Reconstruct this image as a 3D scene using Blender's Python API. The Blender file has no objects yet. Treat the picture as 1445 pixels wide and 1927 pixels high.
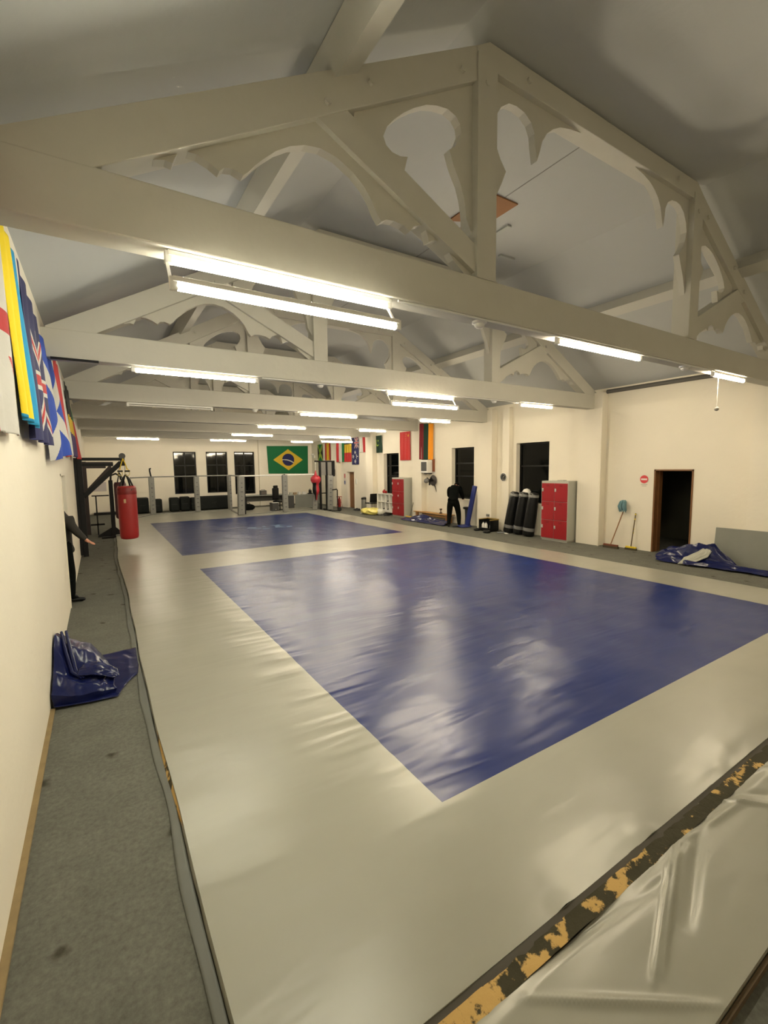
import bpy, bmesh, math, random
from mathutils import Vector, Matrix
random.seed(7)
S = bpy.context.scene
COL = S.collection
PI = math.pi

# ------------------------------------------------------------------ camera
cam_d = bpy.data.cameras.new('camera')
cam = bpy.data.objects.new('camera', cam_d)
COL.objects.link(cam)
cam_d.sensor_fit = 'AUTO'
cam_d.sensor_width = 36.0
cam_d.lens = 849.6 / 1927.0 * 36.0
cam_d.clip_start = 0.05
CAM_H = 2.15
_yaw, _pit, _rol = 0.5614, 0.0988, -0.0135
_f0 = Vector((math.sin(_yaw), math.cos(_yaw), 0)); _r0 = Vector((math.cos(_yaw), -math.sin(_yaw), 0)); _z = Vector((0, 0, 1))
_fw = _f0 * math.cos(_pit) - _z * math.sin(_pit)
_up = _z * math.cos(_pit) + _f0 * math.sin(_pit)
_r = _r0 * math.cos(_rol) + _up * math.sin(_rol)
_u = -_r0 * math.sin(_rol) + _up * math.cos(_rol)
cam.matrix_world = Matrix(((_r.x, _u.x, -_fw.x, 0), (_r.y, _u.y, -_fw.y, 0), (_r.z, _u.z, -_fw.z, CAM_H), (0, 0, 0, 1)))
S.camera = cam

# ------------------------------------------------------------------ world, exposure
W = bpy.data.worlds.new('night'); S.world = W; W.use_nodes = True
W.node_tree.nodes['Background'].inputs[0].default_value = (0.006, 0.008, 0.014, 1)
W.node_tree.nodes['Background'].inputs[1].default_value = 0.5
S.view_settings.view_transform = 'Standard'; S.view_settings.look = 'None'
S.view_settings.gamma = 1.0; S.view_settings.use_curve_mapping = False
S.view_settings.exposure = 2.5
TUBE = 32.0
S.cycles.use_denoising = True
S.cycles.max_bounces = 10
S.cycles.diffuse_bounces = 6
S.cycles.sample_clamp_indirect = 6.0
S.cycles.caustics_reflective = False
S.cycles.caustics_refractive = False

# ------------------------------------------------------------------ helpers
def lin(r, g, b):
    def c(v):
        v /= 255.0
        return v / 12.92 if v <= 0.04045 else ((v + 0.055) / 1.055) ** 2.4
    return (c(r), c(g), c(b))

MATS = {}
def mat(name, col, rough=0.6, metal=0.0, var=0.0, vscale=6.0, bump=0.0, bscale=40.0, emit=None, estr=0.0, spec=None, coat=0.0):
    if name in MATS: return MATS[name]
    m = bpy.data.materials.new(name); m.use_nodes = True
    nt = m.node_tree; b = nt.nodes['Principled BSDF']
    b.inputs['Base Color'].default_value = (*col, 1)
    b.inputs['Roughness'].default_value = rough
    b.inputs['Metallic'].default_value = metal
    if spec is not None: b.inputs['Specular IOR Level'].default_value = spec
    if coat: b.inputs['Coat Weight'].default_value = coat
    tc = nt.nodes.new('ShaderNodeTexCoord')
    if var > 0:
        n = nt.nodes.new('ShaderNodeTexNoise'); n.inputs['Scale'].default_value = vscale; n.inputs['Detail'].default_value = 5
        r = nt.nodes.new('ShaderNodeMix'); r.data_type = 'RGBA'
        a = [max(0, c * (1 - var)) for c in col]; d = [min(1, c * (1 + var)) for c in col]
        r.inputs['A'].default_value = (*a, 1); r.inputs['B'].default_value = (*d, 1)
        nt.links.new(tc.outputs['Object'], n.inputs['Vector'])
        nt.links.new(n.outputs['Fac'], r.inputs['Factor']); nt.links.new(r.outputs['Result'], b.inputs['Base Color'])
    if bump > 0:
        n = nt.nodes.new('ShaderNodeTexNoise'); n.inputs['Scale'].default_value = bscale; n.inputs['Detail'].default_value = 4
        bp = nt.nodes.new('ShaderNodeBump'); bp.inputs['Strength'].default_value = 1.0; bp.inputs['Distance'].default_value = bump
        nt.links.new(tc.outputs['Object'], n.inputs['Vector'])
        nt.links.new(n.outputs['Fac'], bp.inputs['Height']); nt.links.new(bp.outputs['Normal'], b.inputs['Normal'])
    if emit:
        b.inputs['Emission Color'].default_value = (*emit, 1); b.inputs['Emission Strength'].default_value = estr
    MATS[name] = m
    return m

class MB:
    """collects shapes; build() links them as one mesh object"""
    def __init__(s): s.v = []; s.f = []; s.m = []
    def add(s, vs, fs, mi=0):
        o = len(s.v); s.v += [tuple(p) for p in vs]
        for f in fs: s.f.append([i + o for i in f]); s.m.append(mi)
        return s
    def box(s, x0, x1, y0, y1, z0, z1, mi=0, M=None):
        vs = [(x, y, z) for z in (z0, z1) for y in (y0, y1) for x in (x0, x1)]
        if M is not None: vs = [M @ Vector(p) for p in vs]
        return s.add(vs, [(0, 2, 3, 1), (4, 5, 7, 6), (0, 1, 5, 4), (2, 6, 7, 3), (0, 4, 6, 2), (1, 3, 7, 5)], mi)
    def cbox(s, c, d, mi=0):
        return s.box(c[0]-d[0]/2, c[0]+d[0]/2, c[1]-d[1]/2, c[1]+d[1]/2, c[2]-d[2]/2, c[2]+d[2]/2, mi)
    def bar(s, p, q, w, h, mi=0, up=(0, 0, 1)):
        p = Vector(p); q = Vector(q); d = (q - p); L = d.length; d.normalize()
        u = Vector(up)
        if abs(d.dot(u)) > 0.98: u = Vector((1, 0, 0))
        sx = d.cross(u).normalized(); sz = sx.cross(d).normalized()
        vs = []
        for t in (p, q):
            for a, b in ((-1, -1), (1, -1), (1, 1), (-1, 1)): vs.append(t + sx * (a * w / 2) + sz * (b * h / 2))
        return s.add(vs, [(0, 1, 2, 3), (7, 6, 5, 4), (0, 4, 5, 1), (1, 5, 6, 2), (2, 6, 7, 3), (3, 7, 4, 0)], mi)
    def cyl(s, p, q, r0, r1=None, n=16, mi=0):
        r1 = r0 if r1 is None else r1
        return s.tube([p, q], [r0, r1], n, mi)
    def tube(s, path, r, n=12, mi=0, cap=True):
        P = [Vector(p) for p in path]
        if not isinstance(r, (list, tuple)): r = [r] * len(P)
        vs = []; fs = []; u = None
        for i, p in enumerate(P):
            d = (P[min(i+1, len(P)-1)] - P[max(i-1, 0)]).normalized()
            if u is None:
                u = Vector((0, 0, 1)) if abs(d.z) < 0.9 else Vector((1, 0, 0))
            u = (u - d * u.dot(d)).normalized(); w = d.cross(u)
            for k in range(n):
                a = 2*PI*k/n; vs.append(p + (u*math.cos(a) + w*math.sin(a)) * r[i])
        for i in range(len(P)-1):
            for k in range(n):
                k2 = (k+1) % n; fs.append((i*n+k, i*n+k2, (i+1)*n+k2, (i+1)*n+k))
        if cap:
            fs.append(tuple(range(n-1, -1, -1))); fs.append(tuple((len(P)-1)*n + k for k in range(n)))
        return s.add(vs, fs, mi)
    def lathe(s, prof, c=(0, 0, 0), n=24, mi=0, M=None, mf=None):
        vs = []; fs = []; mm = []
        for r, z in prof:
            for k in range(n):
                a = 2*PI*k/n; p = Vector((r*math.cos(a), r*math.sin(a), z))
                if M is not None: p = M @ p
                vs.append(p + Vector(c))
        o = len(s.v); s.v += [tuple(p) for p in vs]
        for i in range(len(prof)-1):
            for k in range(n):
                k2 = (k+1) % n
                s.f.append([o+i*n+k, o+i*n+k2, o+(i+1)*n+k2, o+(i+1)*n+k]); s.m.append(mf(i, k/n) if mf else mi)
        s.f.append([o+k for k in range(n-1, -1, -1)]); s.m.append(mi)
        s.f.append([o+(len(prof)-1)*n+k for k in range(n)]); s.m.append(mi)
        return s
    def ball(s, c, r, n=16, mi=0):
        rx, ry, rz = (r, r, r) if not isinstance(r, (tuple, list)) else r
        prof = [(max(1e-4, math.sin(PI*i/(n//2))), -math.cos(PI*i/(n//2))) for i in range(n//2+1)]
        return s.lathe(prof, c, n, mi, Matrix.Diagonal((rx, ry, rz)))
    def prism(s, poly, fn, a, b, mi=0):
        """poly: 2D outline; fn(u,v,w) -> 3D; extruded from w=a to w=b; concave outlines are fine"""
        n = len(poly)
        o = len(s.v)
        s.v += [tuple(fn(u, v, a)) for u, v in poly] + [tuple(fn(u, v, b)) for u, v in poly]
        from mathutils.geometry import tessellate_polygon
        tris = tessellate_polygon([[Vector((u, v, 0)) for u, v in poly]])
        for t in tris:
            s.f.append([o+t[0], o+t[1], o+t[2]]); s.m.append(mi)
            s.f.append([o+n+t[2], o+n+t[1], o+n+t[0]]); s.m.append(mi)
        for i in range(n):
            j = (i+1) % n; s.f.append([o+i, o+j, o+n+j, o+n+i]); s.m.append(mi)
        return s
    def grid(s, fn, nu, nv, mf=None, mi=0):
        o = len(s.v)
        for j in range(nv+1):
            for i in range(nu+1): s.v.append(tuple(fn(i/nu, j/nv)))
        for j in range(nv):
            for i in range(nu):
                a = o+j*(nu+1)+i; s.f.append([a, a+1, a+nu+2, a+nu+1])
                s.m.append(mf((i+.5)/nu, (j+.5)/nv) if mf else mi)
        return s
    def build(s, name, mats, parent=None, smooth=None, bevel=0.0, solid=0.0, fix=True):
        me = bpy.data.meshes.new(name)
        me.from_pydata(s.v, [], s.f)
        if not isinstance(mats, (list, tuple)): mats = [mats]
        for m in mats: me.materials.append(m)
        me.polygons.foreach_set('material_index', s.m)
        if fix:
            bm = bmesh.new(); bm.from_mesh(me)
            bmesh.ops.recalc_face_normals(bm, faces=bm.faces); bm.to_mesh(me); bm.free()
        if smooth is not None:
            me.polygons.foreach_set('use_smooth', [True]*len(me.polygons))
            me.set_sharp_from_angle(angle=math.radians(smooth))
        o = bpy.data.objects.new(name, me); COL.objects.link(o)
        if parent is not None: o.parent = parent
        if solid:
            md = o.modifiers.new('thick', 'SOLIDIFY'); md.thickness = solid; md.offset = 0
        if bevel:
            md = o.modifiers.new('bevel', 'BEVEL'); md.width = bevel; md.segments = 2; md.limit_method = 'ANGLE'
        return o

def tag(o, label, cat, group=None, kind=None):
    o['label'] = label; o['category'] = cat
    if group: o['group'] = group
    if kind: o['kind'] = kind
    return o
def thing(name, label, cat, loc=(0, 0, 0), rotz=0.0, group=None):
    o = bpy.data.objects.new(name, None); COL.objects.link(o)
    o.location = loc; o.rotation_euler = (0, 0, rotz); o.empty_display_size = 0.1
    return tag(o, label, cat, group)
def struct(o):
    o['kind'] = 'structure'; return o
def dup(root, loc, label, rotz=None, group=None, cat=None):
    r = root.copy(); COL.objects.link(r); r.location = loc
    if rotz is not None: r.rotation_euler = (0, 0, rotz)
    r['label'] = label
    if group: r['group'] = group
    for ch in list(root.children):
        c = ch.copy(); COL.objects.link(c); c.parent = r
        for g in list(ch.children):
            d = g.copy(); COL.objects.link(d); d.parent = c
    return r
def smoothstep(a, b, x):
    t = max(0.0, min(1.0, (x-a)/(b-a))); return t*t*(3-2*t)
from mathutils import noise as MN
def nz(x, y, z=0.0): return MN.noise(Vector((x, y, z)))
def ridge(x, y, z=0.0): return 1.0 - 2.0*abs(nz(x, y, z))

# ------------------------------------------------------------------ materials
CREAM = mat('cream_wall_paint', (0.80, 0.75, 0.64), 0.75, var=0.04, vscale=1.2, bump=0.004, bscale=9)
CEIL = mat('ceiling_board_paint', (0.425, 0.435, 0.43), 0.8, var=0.04, vscale=0.8, bump=0.002, bscale=14)
TIMBER = mat('painted_truss_timber', (0.53, 0.515, 0.455), 0.6, var=0.06, vscale=2.2, bump=0.004, bscale=7)
CARPET = mat('grey_carpet', (0.132, 0.133, 0.114), 0.95, var=0.22, vscale=4.5, bump=0.0015, bscale=90, spec=0.1)
BLACKM = mat('black_steel', (0.006, 0.006, 0.007), 0.5, var=0.2, vscale=20, spec=0.25)
BLACKV = mat('black_vinyl', (0.005, 0.0055, 0.006), 0.36, bump=0.004, bscale=12, spec=0.3)
REDL = mat('red_locker_paint', lin(148, 22, 32), 0.38)
GREYL = mat('grey_locker_paint', (0.42, 0.42, 0.37), 0.5)
WHITEP = mat('white_plastic', (0.75, 0.74, 0.70), 0.45)
CHROME = mat('bright_metal', (0.6, 0.6, 0.58), 0.3, metal=1.0)
GLASSN = mat('night_window_glass', (0.0022, 0.003, 0.003), 0.05, spec=0.32)
FRAMED = mat('dark_window_frame', (0.008, 0.008, 0.0075), 0.5, spec=0.25)
WOOD = mat('brown_door_wood', lin(120, 82, 48), 0.5, var=0.25, vscale=5)
PINE = mat('pine_wood', lin(176, 132, 74), 0.5, var=0.2, vscale=8)
TAN = mat('raw_floor_edge', lin(140, 120, 84), 0.8, var=0.3, vscale=12)
GLOW = mat('warm_fluorescent_tube', (0.9, 0.9, 0.85), 0.4, emit=(1.0, 0.86, 0.62), estr=TUBE)
GLOWC = mat('cool_fluorescent_tube', (0.9, 0.9, 0.85), 0.4, emit=(1.0, 0.945, 0.745), estr=TUBE*.62)
GLOWR = mat('right_fluorescent_tube', (0.9, 0.9, 0.85), 0.4, emit=(1.0, 0.85, 0.60), estr=TUBE*1.25)
GLOWB = mat('far_fluorescent_tube', (0.9, 0.9, 0.85), 0.4, emit=(1.0, 0.88, 0.68), estr=TUBE*.62)
BLUET = mat('blue_tarp_vinyl', (0.006, 0.010, 0.066), 0.22, bump=0.005, bscale=9, spec=0.3)
SKIN = mat('skin', lin(196, 138, 112), 0.55)
HAIR = mat('dark_hair', (0.004, 0.0035, 0.003), 0.8, spec=0.1)
BLACKCLOTH = mat('black_cloth', (0.0035, 0.0045, 0.004), 0.95, bump=0.004, bscale=25, spec=0.08)
BROWNCLOTH = mat('charcoal_cloth', (0.026, 0.023, 0.020), 0.9, bump=0.004, bscale=25)
REDV = mat('red_vinyl', lin(150, 24, 26), 0.42, bump=0.003, bscale=6)
MAROON = mat('maroon_vinyl', lin(70, 22, 30), 0.45)
YEL = mat('yellow_plastic', lin(222, 190, 40), 0.45)
GREYPAD = mat('grey_pad_vinyl', (0.20, 0.20, 0.185), 0.5, var=0.15, vscale=14, bump=0.006, bscale=10)
DARKG = mat('dark_grey_plastic', (0.05, 0.05, 0.05), 0.5)

def mat_vinyl(name, col, rough, blue):
    m = bpy.data.materials.new(name); m.use_nodes = True; nt = m.node_tree; b = nt.nodes['Principled BSDF']
    L = nt.links.new; N = nt.nodes.new
    b.inputs['Roughness'].default_value = rough
    b.inputs['Specular IOR Level'].default_value = 0.27 if blue else 0.48
    tc = N('ShaderNodeTexCoord')
    n0 = N('ShaderNodeTexNoise'); n0.inputs['Scale'].default_value = 1.1; n0.inputs['Detail'].default_value = 6
    mx = N('ShaderNodeMix'); mx.data_type = 'RGBA'
    mx.inputs['A'].default_value = (*[c*.9 for c in col], 1); mx.inputs['B'].default_value = (*[c*1.1 for c in col], 1)
    L(tc.outputs['Object'], n0.inputs['Vector']); L(n0.outputs['Fac'], mx.inputs['Factor']); L(mx.outputs['Result'], b.inputs['Base Color'])
    # scuffs change the gloss a little
    n3 = N('ShaderNodeTexNoise'); n3.inputs['Scale'].default_value = 3.0; n3.inputs['Detail'].default_value = 5
    mr = N('ShaderNodeMapRange'); mr.inputs['To Min'].default_value = rough*.975; mr.inputs['To Max'].default_value = rough*1.12
    L(tc.outputs['Object'], n3.inputs['Vector']); L(n3.outputs['Fac'], mr.inputs['Value']); L(mr.outputs['Result'], b.inputs['Roughness'])
    # ripples of loose vinyl, mostly running across the mat
    mp = N('ShaderNodeMapping'); mp.inputs['Scale'].default_value = (1.0, 4.5, 1.0)
    n1 = N('ShaderNodeTexNoise'); n1.inputs['Scale'].default_value = 1.0; n1.inputs['Detail'].default_value = 2; n1.inputs['Distortion'].default_value = 0.3
    n2 = N('ShaderNodeTexNoise'); n2.inputs['Scale'].default_value = 1.2; n2.inputs['Detail'].default_value = 1
    ad = N('ShaderNodeMath'); ad.operation = 'MULTIPLY_ADD'; ad.inputs[1].default_value = 3.0
    L(tc.outputs['Object'], mp.inputs['Vector']); L(mp.outputs['Vector'], n1.inputs['Vector']); L(tc.outputs['Object'], n2.inputs['Vector'])
    L(n2.outputs['Fac'], ad.inputs[0]); L(n1.outputs['Fac'], ad.inputs[2])
    bp = N('ShaderNodeBump'); bp.inputs['Strength'].default_value = 1.0; bp.inputs['Distance'].default_value = 0.011 if blue else 0.007
    L(ad.outputs['Value'], bp.inputs['Height']); L(bp.outputs['Normal'], b.inputs['Normal'])
    MATS[name] = m
    return m
VGREY = mat_vinyl('grey_mat_vinyl', (0.305, 0.30, 0.25), 0.285, False)
VBLUE = mat_vinyl('blue_mat_vinyl', (0.007, 0.021, 0.125), 0.28, True)

def foam_material():
    m = bpy.data.materials.new('worn_yellow_foam'); m.use_nodes = True; nt = m.node_tree; b = nt.nodes['Principled BSDF']
    L = nt.links.new; N = nt.nodes.new
    tc = N('ShaderNodeTexCoord'); n = N('ShaderNodeTexNoise'); n.inputs['Scale'].default_value = 8.5; n.inputs['Detail'].default_value = 8; n.inputs['Roughness'].default_value = 0.62
    cr = N('ShaderNodeValToRGB'); e = cr.color_ramp.elements
    e[0].position = 0.60; e[0].color = (0.050, 0.044, 0.022, 1); e[1].position = 0.645; e[1].color = (*lin(206, 170, 104), 1)
    sx = N('ShaderNodeSeparateXYZ'); ma = N('ShaderNodeMath'); ma.operation = 'MULTIPLY_ADD'; ma.inputs[1].default_value = -0.035; ma.use_clamp = False
    L(tc.outputs['Object'], sx.inputs['Vector']); L(sx.outputs['X'], ma.inputs[0]); L(n.outputs['Fac'], ma.inputs[2])
    L(tc.outputs['Object'], n.inputs['Vector']); L(ma.outputs['Value'], cr.inputs['Fac']); L(cr.outputs['Color'], b.inputs['Base Color'])
    b.inputs['Roughness'].default_value = 0.9
    bp = N('ShaderNodeBump'); bp.inputs['Distance'].default_value = 0.012
    L(n.outputs['Fac'], bp.inputs['Height']); L(bp.outputs['Normal'], b.inputs['Normal'])
    return m
FOAM = foam_material()

def carpet_stains():
    m = CARPET; nt = m.node_tree; b = nt.nodes['Principled BSDF']
    L = nt.links.new; N = nt.nodes.new
    src = b.inputs['Base Color'].links[0].from_socket
    tc = N('ShaderNodeTexCoord'); v = N('ShaderNodeTexVoronoi'); v.voronoi_dimensions = '2D'; v.inputs['Scale'].default_value = 1.35
    cr = N('ShaderNodeValToRGB'); e = cr.color_ramp.elements
    e[0].position = 0.025; e[0].color = (0.42, 0.39, 0.35, 1); e[1].position = 0.075; e[1].color = (1, 1, 1, 1)
    n = N('ShaderNodeTexNoise'); n.inputs['Scale'].default_value = 7
    va = N('ShaderNodeVectorMath'); va.operation = 'MULTIPLY_ADD'; va.inputs[1].default_value = (.12, .12, .12)
    L(tc.outputs['Object'], n.inputs['Vector']); L(n.outputs['Color'], va.inputs[0]); L(tc.outputs['Object'], va.inputs[2])
    L(va.outputs['Vector'], v.inputs['Vector']); L(v.outputs['Distance'], cr.inputs['Fac'])
    mx = N('ShaderNodeMix'); mx.data_type = 'RGBA'; mx.blend_type = 'MULTIPLY'; mx.inputs['Factor'].default_value = 1
    L(src, mx.inputs['A']); L(cr.outputs['Color'], mx.inputs['B']); 
    n2 = N('ShaderNodeTexNoise'); n2.inputs['Scale'].default_value = 34; n2.inputs['Detail'].default_value = 6; n2.inputs['Roughness'].default_value = .7
    mr = N('ShaderNodeMapRange'); mr.inputs['From Min'].default_value = .34; mr.inputs['From Max'].default_value = .66; mr.inputs['To Min'].default_value = .80; mr.inputs['To Max'].default_value = 1.2
    m2 = N('ShaderNodeMix'); m2.data_type = 'RGBA'; m2.blend_type = 'MULTIPLY'; m2.inputs['Factor'].default_value = 1
    L(tc.outputs['Object'], n2.inputs['Vector']); L(n2.outputs['Fac'], mr.inputs['Value']); L(mx.outputs['Result'], m2.inputs['A']); L(mr.outputs['Result'], m2.inputs['B'])
    L(m2.outputs['Result'], b.inputs['Base Color'])
carpet_stains()

# ------------------------------------------------------------------ room shell
WL, WR, YB, YF = -0.5, 11.35, 26.45, -2.5
ZC, SL, XC1, XC2 = 6.15, 0.557, 3.1, 7.7
ZEL = ZC - (XC1 - WL)*SL; ZER = ZC - (WR - XC2)*SL
BEAMS = [3.36 + 3.87*i for i in range(6)]           # front face of each tie beam

struct(MB().box(WL-3, WR+3, YF-.3, YB+.4, -0.12, 0).build('floor', CARPET))
prof = [(WL-.35, ZEL-.35*SL), (XC1, ZC), (XC2, ZC), (WR+.35, ZER-.35*SL), (WR+.35, ZER-.35*SL+.14), (XC2, ZC+.12), (XC1, ZC+.12), (WL-.35, ZEL-.35*SL+.14)]
struct(MB().prism(prof, lambda u, v, w: (u, w, v), YF-.3, YB+.35).build('ceiling', CEIL))

def wall_x(name, x0, x1, y0, y1, z1, holes, extra=None):
    """wall lying along Y between x0 and x1 with rectangular openings (ya, yb, za, zb)"""
    b = MB(); cur = y0
    for ya, yb, za, zb in sorted(holes):
        b.box(x0, x1, cur, ya, 0, z1)
        if za > 0: b.box(x0, x1, ya, yb, 0, za)
        b.box(x0, x1, ya, yb, zb, z1); cur = yb
    b.box(x0, x1, cur, y1, 0, z1)
    if extra: extra(b)
    return struct(b.build(name, CREAM))
DOOR_L = (8.55, 9.5, 0, 2.1)
wall_x('wall_left', WL-.22, WL, YF-.3, YB+.3, ZEL+.05, [DOOR_L])
DOOR_R = (4.91, 5.77, 0, 2.01)
DOOR_B = (20.9, 21.74, 0, 1.97)
WINS_R = [(8.80, 10.05, 0.95, 2.85), (11.98, 13.18, 0.92, 2.83), (16.76, 18.0, 0.90, 2.78)]
def piers(b):
    for i in range(7):
        y = 3.47 + 3.87*i
        if i < 6: b.box(11.1, WR+.02, y-.33, y+.33, 0, 4.0)
    b.box(11.2, WR+.02, 10.22, 10.5, 0, 4.0)
wall_x('wall_right', WR, WR+.32, YF-.3, YB+.3, ZER+.05, WINS_R + [DOOR_R, DOOR_B], piers)
def gable(name, y0, y1, holes):
    b = MB(); cur = WL-.2
    for xa, xb, za, zb in sorted(holes):
        b.box(cur, xa, y0, y1, 0, 3.95); b.box(xa, xb, y0, y1, 0, za); b.box(xa, xb, y0, y1, zb, 3.95); cur = xb
    b.box(cur, WR+.2, y0, y1, 0, 3.95)
    b.prism([(WL-.2, 3.95), (WR+.2, 3.95), (WR+.2, ZER), (XC2, ZC+.08), (XC1, ZC+.08), (WL-.2, ZEL)], lambda u, v, w: (u, w, v), y0, y1)
    if name == 'wall_back':
        b.box(7.98, 8.3, y0-.12, y0+.02, 0, 3.95)
    return struct(b.build(name, CREAM))
WINS_B = [(3.42, 4.56, 0.84, 3.12), (5.08, 6.22, 0.84, 3.13), (6.60, 7.75, 0.70, 3.14)]
gable('wall_back', YB, YB+.3, WINS_B)
gable('wall_front', YF-.3, YF, [])

# lobby behind the left doorway, dark store behind the right doorway
struct(MB().box(-2.6, -2.5, 7.4, 10.9, 0, 2.6).box(-2.6, WL-.22, 7.3, 7.4, 0, 2.6).box(-2.6, WL-.22, 10.9, 11, 0, 2.6).box(-2.6, WL-.22, 7.3, 11, 2.5, 2.6).build('wall_lobby', CREAM))
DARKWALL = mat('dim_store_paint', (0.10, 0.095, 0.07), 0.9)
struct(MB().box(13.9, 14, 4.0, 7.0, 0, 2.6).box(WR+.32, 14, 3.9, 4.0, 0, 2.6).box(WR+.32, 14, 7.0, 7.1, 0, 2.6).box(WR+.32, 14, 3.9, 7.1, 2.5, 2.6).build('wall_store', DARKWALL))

def window_right(n, h, mids, mull):
    ya, yb, za, zb = h
    e = thing('window_%d' % n, '', 'window', (WR+.2, (ya+yb)/2, za)); del e['label']; del e['category']; struct(e)
    w, hh = yb-ya, zb-za
    b = MB(); t = .05
    b.box(-.03, .04, -w/2, -w/2+t, 0, hh).box(-.03, .04, w/2-t, w/2, 0, hh).box(-.03, .04, -w/2, w/2, 0, t).box(-.03, .04, -w/2, w/2, hh-t, hh)
    for m_ in mids: b.box(-.03, .04, -w/2, w/2, hh*m_-.025, hh*m_+.025)
    for m_ in mull: b.box(-.02, .04, w*m_-.02, w*m_+.02, 0, hh)
    b.build('window_frame', FRAMED, e)
    MB().box(.012, .02, -w/2+.02, w/2-.02, .02, hh-.02).build('window_pane', GLASSN, e)
    MB().box(-.2, -.035, -w/2, w/2, 0, .02).build('window_sill', CREAM, e)
for k, h in enumerate(WINS_R): window_right(k+1, h, (.45, .7) if k else (.62,), ())
def window_back(n, h):
    xa, xb, za, zb = h
    e = thing('window_%d' % n, '', 'window', ((xa+xb)/2, YB+.1, za)); del e['label']; del e['category']; struct(e)
    w, hh = xb-xa, zb-za; b = MB(); t = .06
    b.box(-w/2, -w/2+t, -.03, .04, 0, hh).box(w/2-t, w/2, -.03, .04, 0, hh).box(-w/2, w/2, -.03, .04, 0, t).box(-w/2, w/2, -.03, .04, hh-t, hh)
    for m_ in (.42, .68): b.box(-w/2, w/2, -.03, .04, hh*m_-.03, hh*m_+.03)
    b.box(-.025, .025, -.03, .04, 0, hh)
    b.build('window_frame', FRAMED, e)
    MB().box(-w/2+.02, w/2-.02, .012, .02, .02, hh-.02).build('window_pane', GLASSN, e)
    MB().box(-w/2, w/2, -.1, -.035, 0, .02).build('window_sill', CREAM, e)
for k, h in enumerate(WINS_B): window_back(k+4, h)

# doorways
e = thing('door_1', '', ''); del e['label']; del e['category']; struct(e)
e.location = (WR+.16, (DOOR_R[0]+DOOR_R[1])/2, 0)
w = DOOR_R[1]-DOOR_R[0]
MB().box(-.17, .17, -w/2, -w/2+.035, 0, 2.01).box(-.17, .17, w/2-.035, w/2, 0, 2.01).box(-.17, .17, -w/2, w/2, 1.975, 2.01).box(-.02, .03, w/2-.06, w/2-.03, 0, 1.98).build('door_frame', WOOD, e)
e = thing('door_2', '', ''); del e['label']; del e['category']; struct(e)
e.location = (WR+.16, (DOOR_B[0]+DOOR_B[1])/2, 0); w = DOOR_B[1]-DOOR_B[0]
MB().box(-.02, .03, -w/2+.04, w/2-.04, 0.01, 1.93).build('door_panel', WOOD, e)
MB().box(-.17, .06, -w/2, -w/2+.04, 0, 1.97).box(-.17, .06, w/2-.04, w/2, 0, 1.97).box(-.17, .06, -w/2, w/2, 1.93, 1.97).build('door_frame', CREAM, e)
MB().cyl((-.07, -.3, 1.0), (-.07, -.18, 1.0), .012).cyl((-.07, -.3, 1), (-.02, -.3, 1), .014).build('door_handle', CHROME, e)
struct(MB().box(WL-.24, WL+.012, 8.535, 8.562, 0, 2.11).box(WL-.24, WL+.012, 9.485, 9.515, 0, 2.11).box(WL-.24, WL+.012, 8.535, 9.515, 2.085, 2.115).build('door_3', CREAM))
struct(MB().box(WL, WL+.035, 1.2, 4.9, 0, .018).build('baseboard_left', TAN))
# eave pipe and conduit on the right wall
struct(MB().cyl((WR-.07, 3.9, ZER-.1), (WR-.07, 7.0, ZER-.1), .05, n=12).build('trim_1', mat('grey_pipe', (.10, .095, .085), .6)))
struct(MB().cyl((11.08, 7.0, 0.0), (11.08, 7.0, 3.6), .022, n=10).build('trim_2', CREAM))
# purlins along the roof slopes
PURL = mat('purlin_paint', (0.50, 0.49, 0.44), 0.65, var=.05, vscale=2)
th = math.atan(SL)
for n, (x, sgn) in enumerate(((1.72, 1), (9.08, -1))):
    zc = (ZC - (XC1 - x)*SL) if sgn > 0 else (ZC - (x - XC2)*SL)
    M = Matrix.Translation((x, 0, zc)) @ Matrix.Rotation(-th*sgn, 4, 'Y')
    struct(MB().box(-.11, .11, YF, YB, -.225, -.005, M=M).build('trim_%d' % (n+3), PURL))

# ------------------------------------------------------------------ roof trusses
A = [(.43, 4.15), (.50, 4.17), (.545, 4.165), (.58, 4.24), (.63, 4.27), (.70, 4.27), (.78, 4.245), (.845, 4.21), (.88, 4.245), (.94, 4.255), (1.01, 4.235), (1.05, 4.27), (1.10, 4.33), (1.16, 4.39), (1.26, 4.48), (1.37, 4.55), (1.49, 4.60), (1.62, 4.62), (1.76, 4.60), (1.91, 4.53), (2.00, 4.46), (2.07, 4.38), (2.13, 4.27), (2.17, 4.225), (2.22, 4.255), (2.30, 4.265), (2.40, 4.255), (2.47, 4.225), (2.51, 4.275), (2.58, 4.305), (2.64, 4.30), (2.66, 4.25), (2.68, 4.185), (2.74, 4.215), (2.84, 4.215), (2.91, 4.16), (2.97, 4.09), (3.12, 3.985), (3.22, 3.95), (3.22, 4.2), (1.80, 4.95), (1.55, 4.85), (.43, 4.22)]
Bp = [(1.90, 4.86), (1.95, 5.1), (3.22, 5.80), (3.22, 4.35), (3.13, 4.50), (3.12, 4.59), (3.10, 4.68), (3.06, 4.79), (3.00, 4.88), (2.96, 4.95), (2.92, 5.05), (2.98, 5.09), (3.03, 5.16), (3.065, 5.24), (3.05, 5.31), (3.00, 5.36), (2.90, 5.385), (2.77, 5.365), (2.65, 5.325), (2.52, 5.25), (2.41, 5.17), (2.31, 5.08), (2.24, 5.00), (2.20, 4.91), (2.23, 4.85), (2.29, 4.815), (2.37, 4.81), (2.45, 4.83), (2.40, 4.66)]
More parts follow.
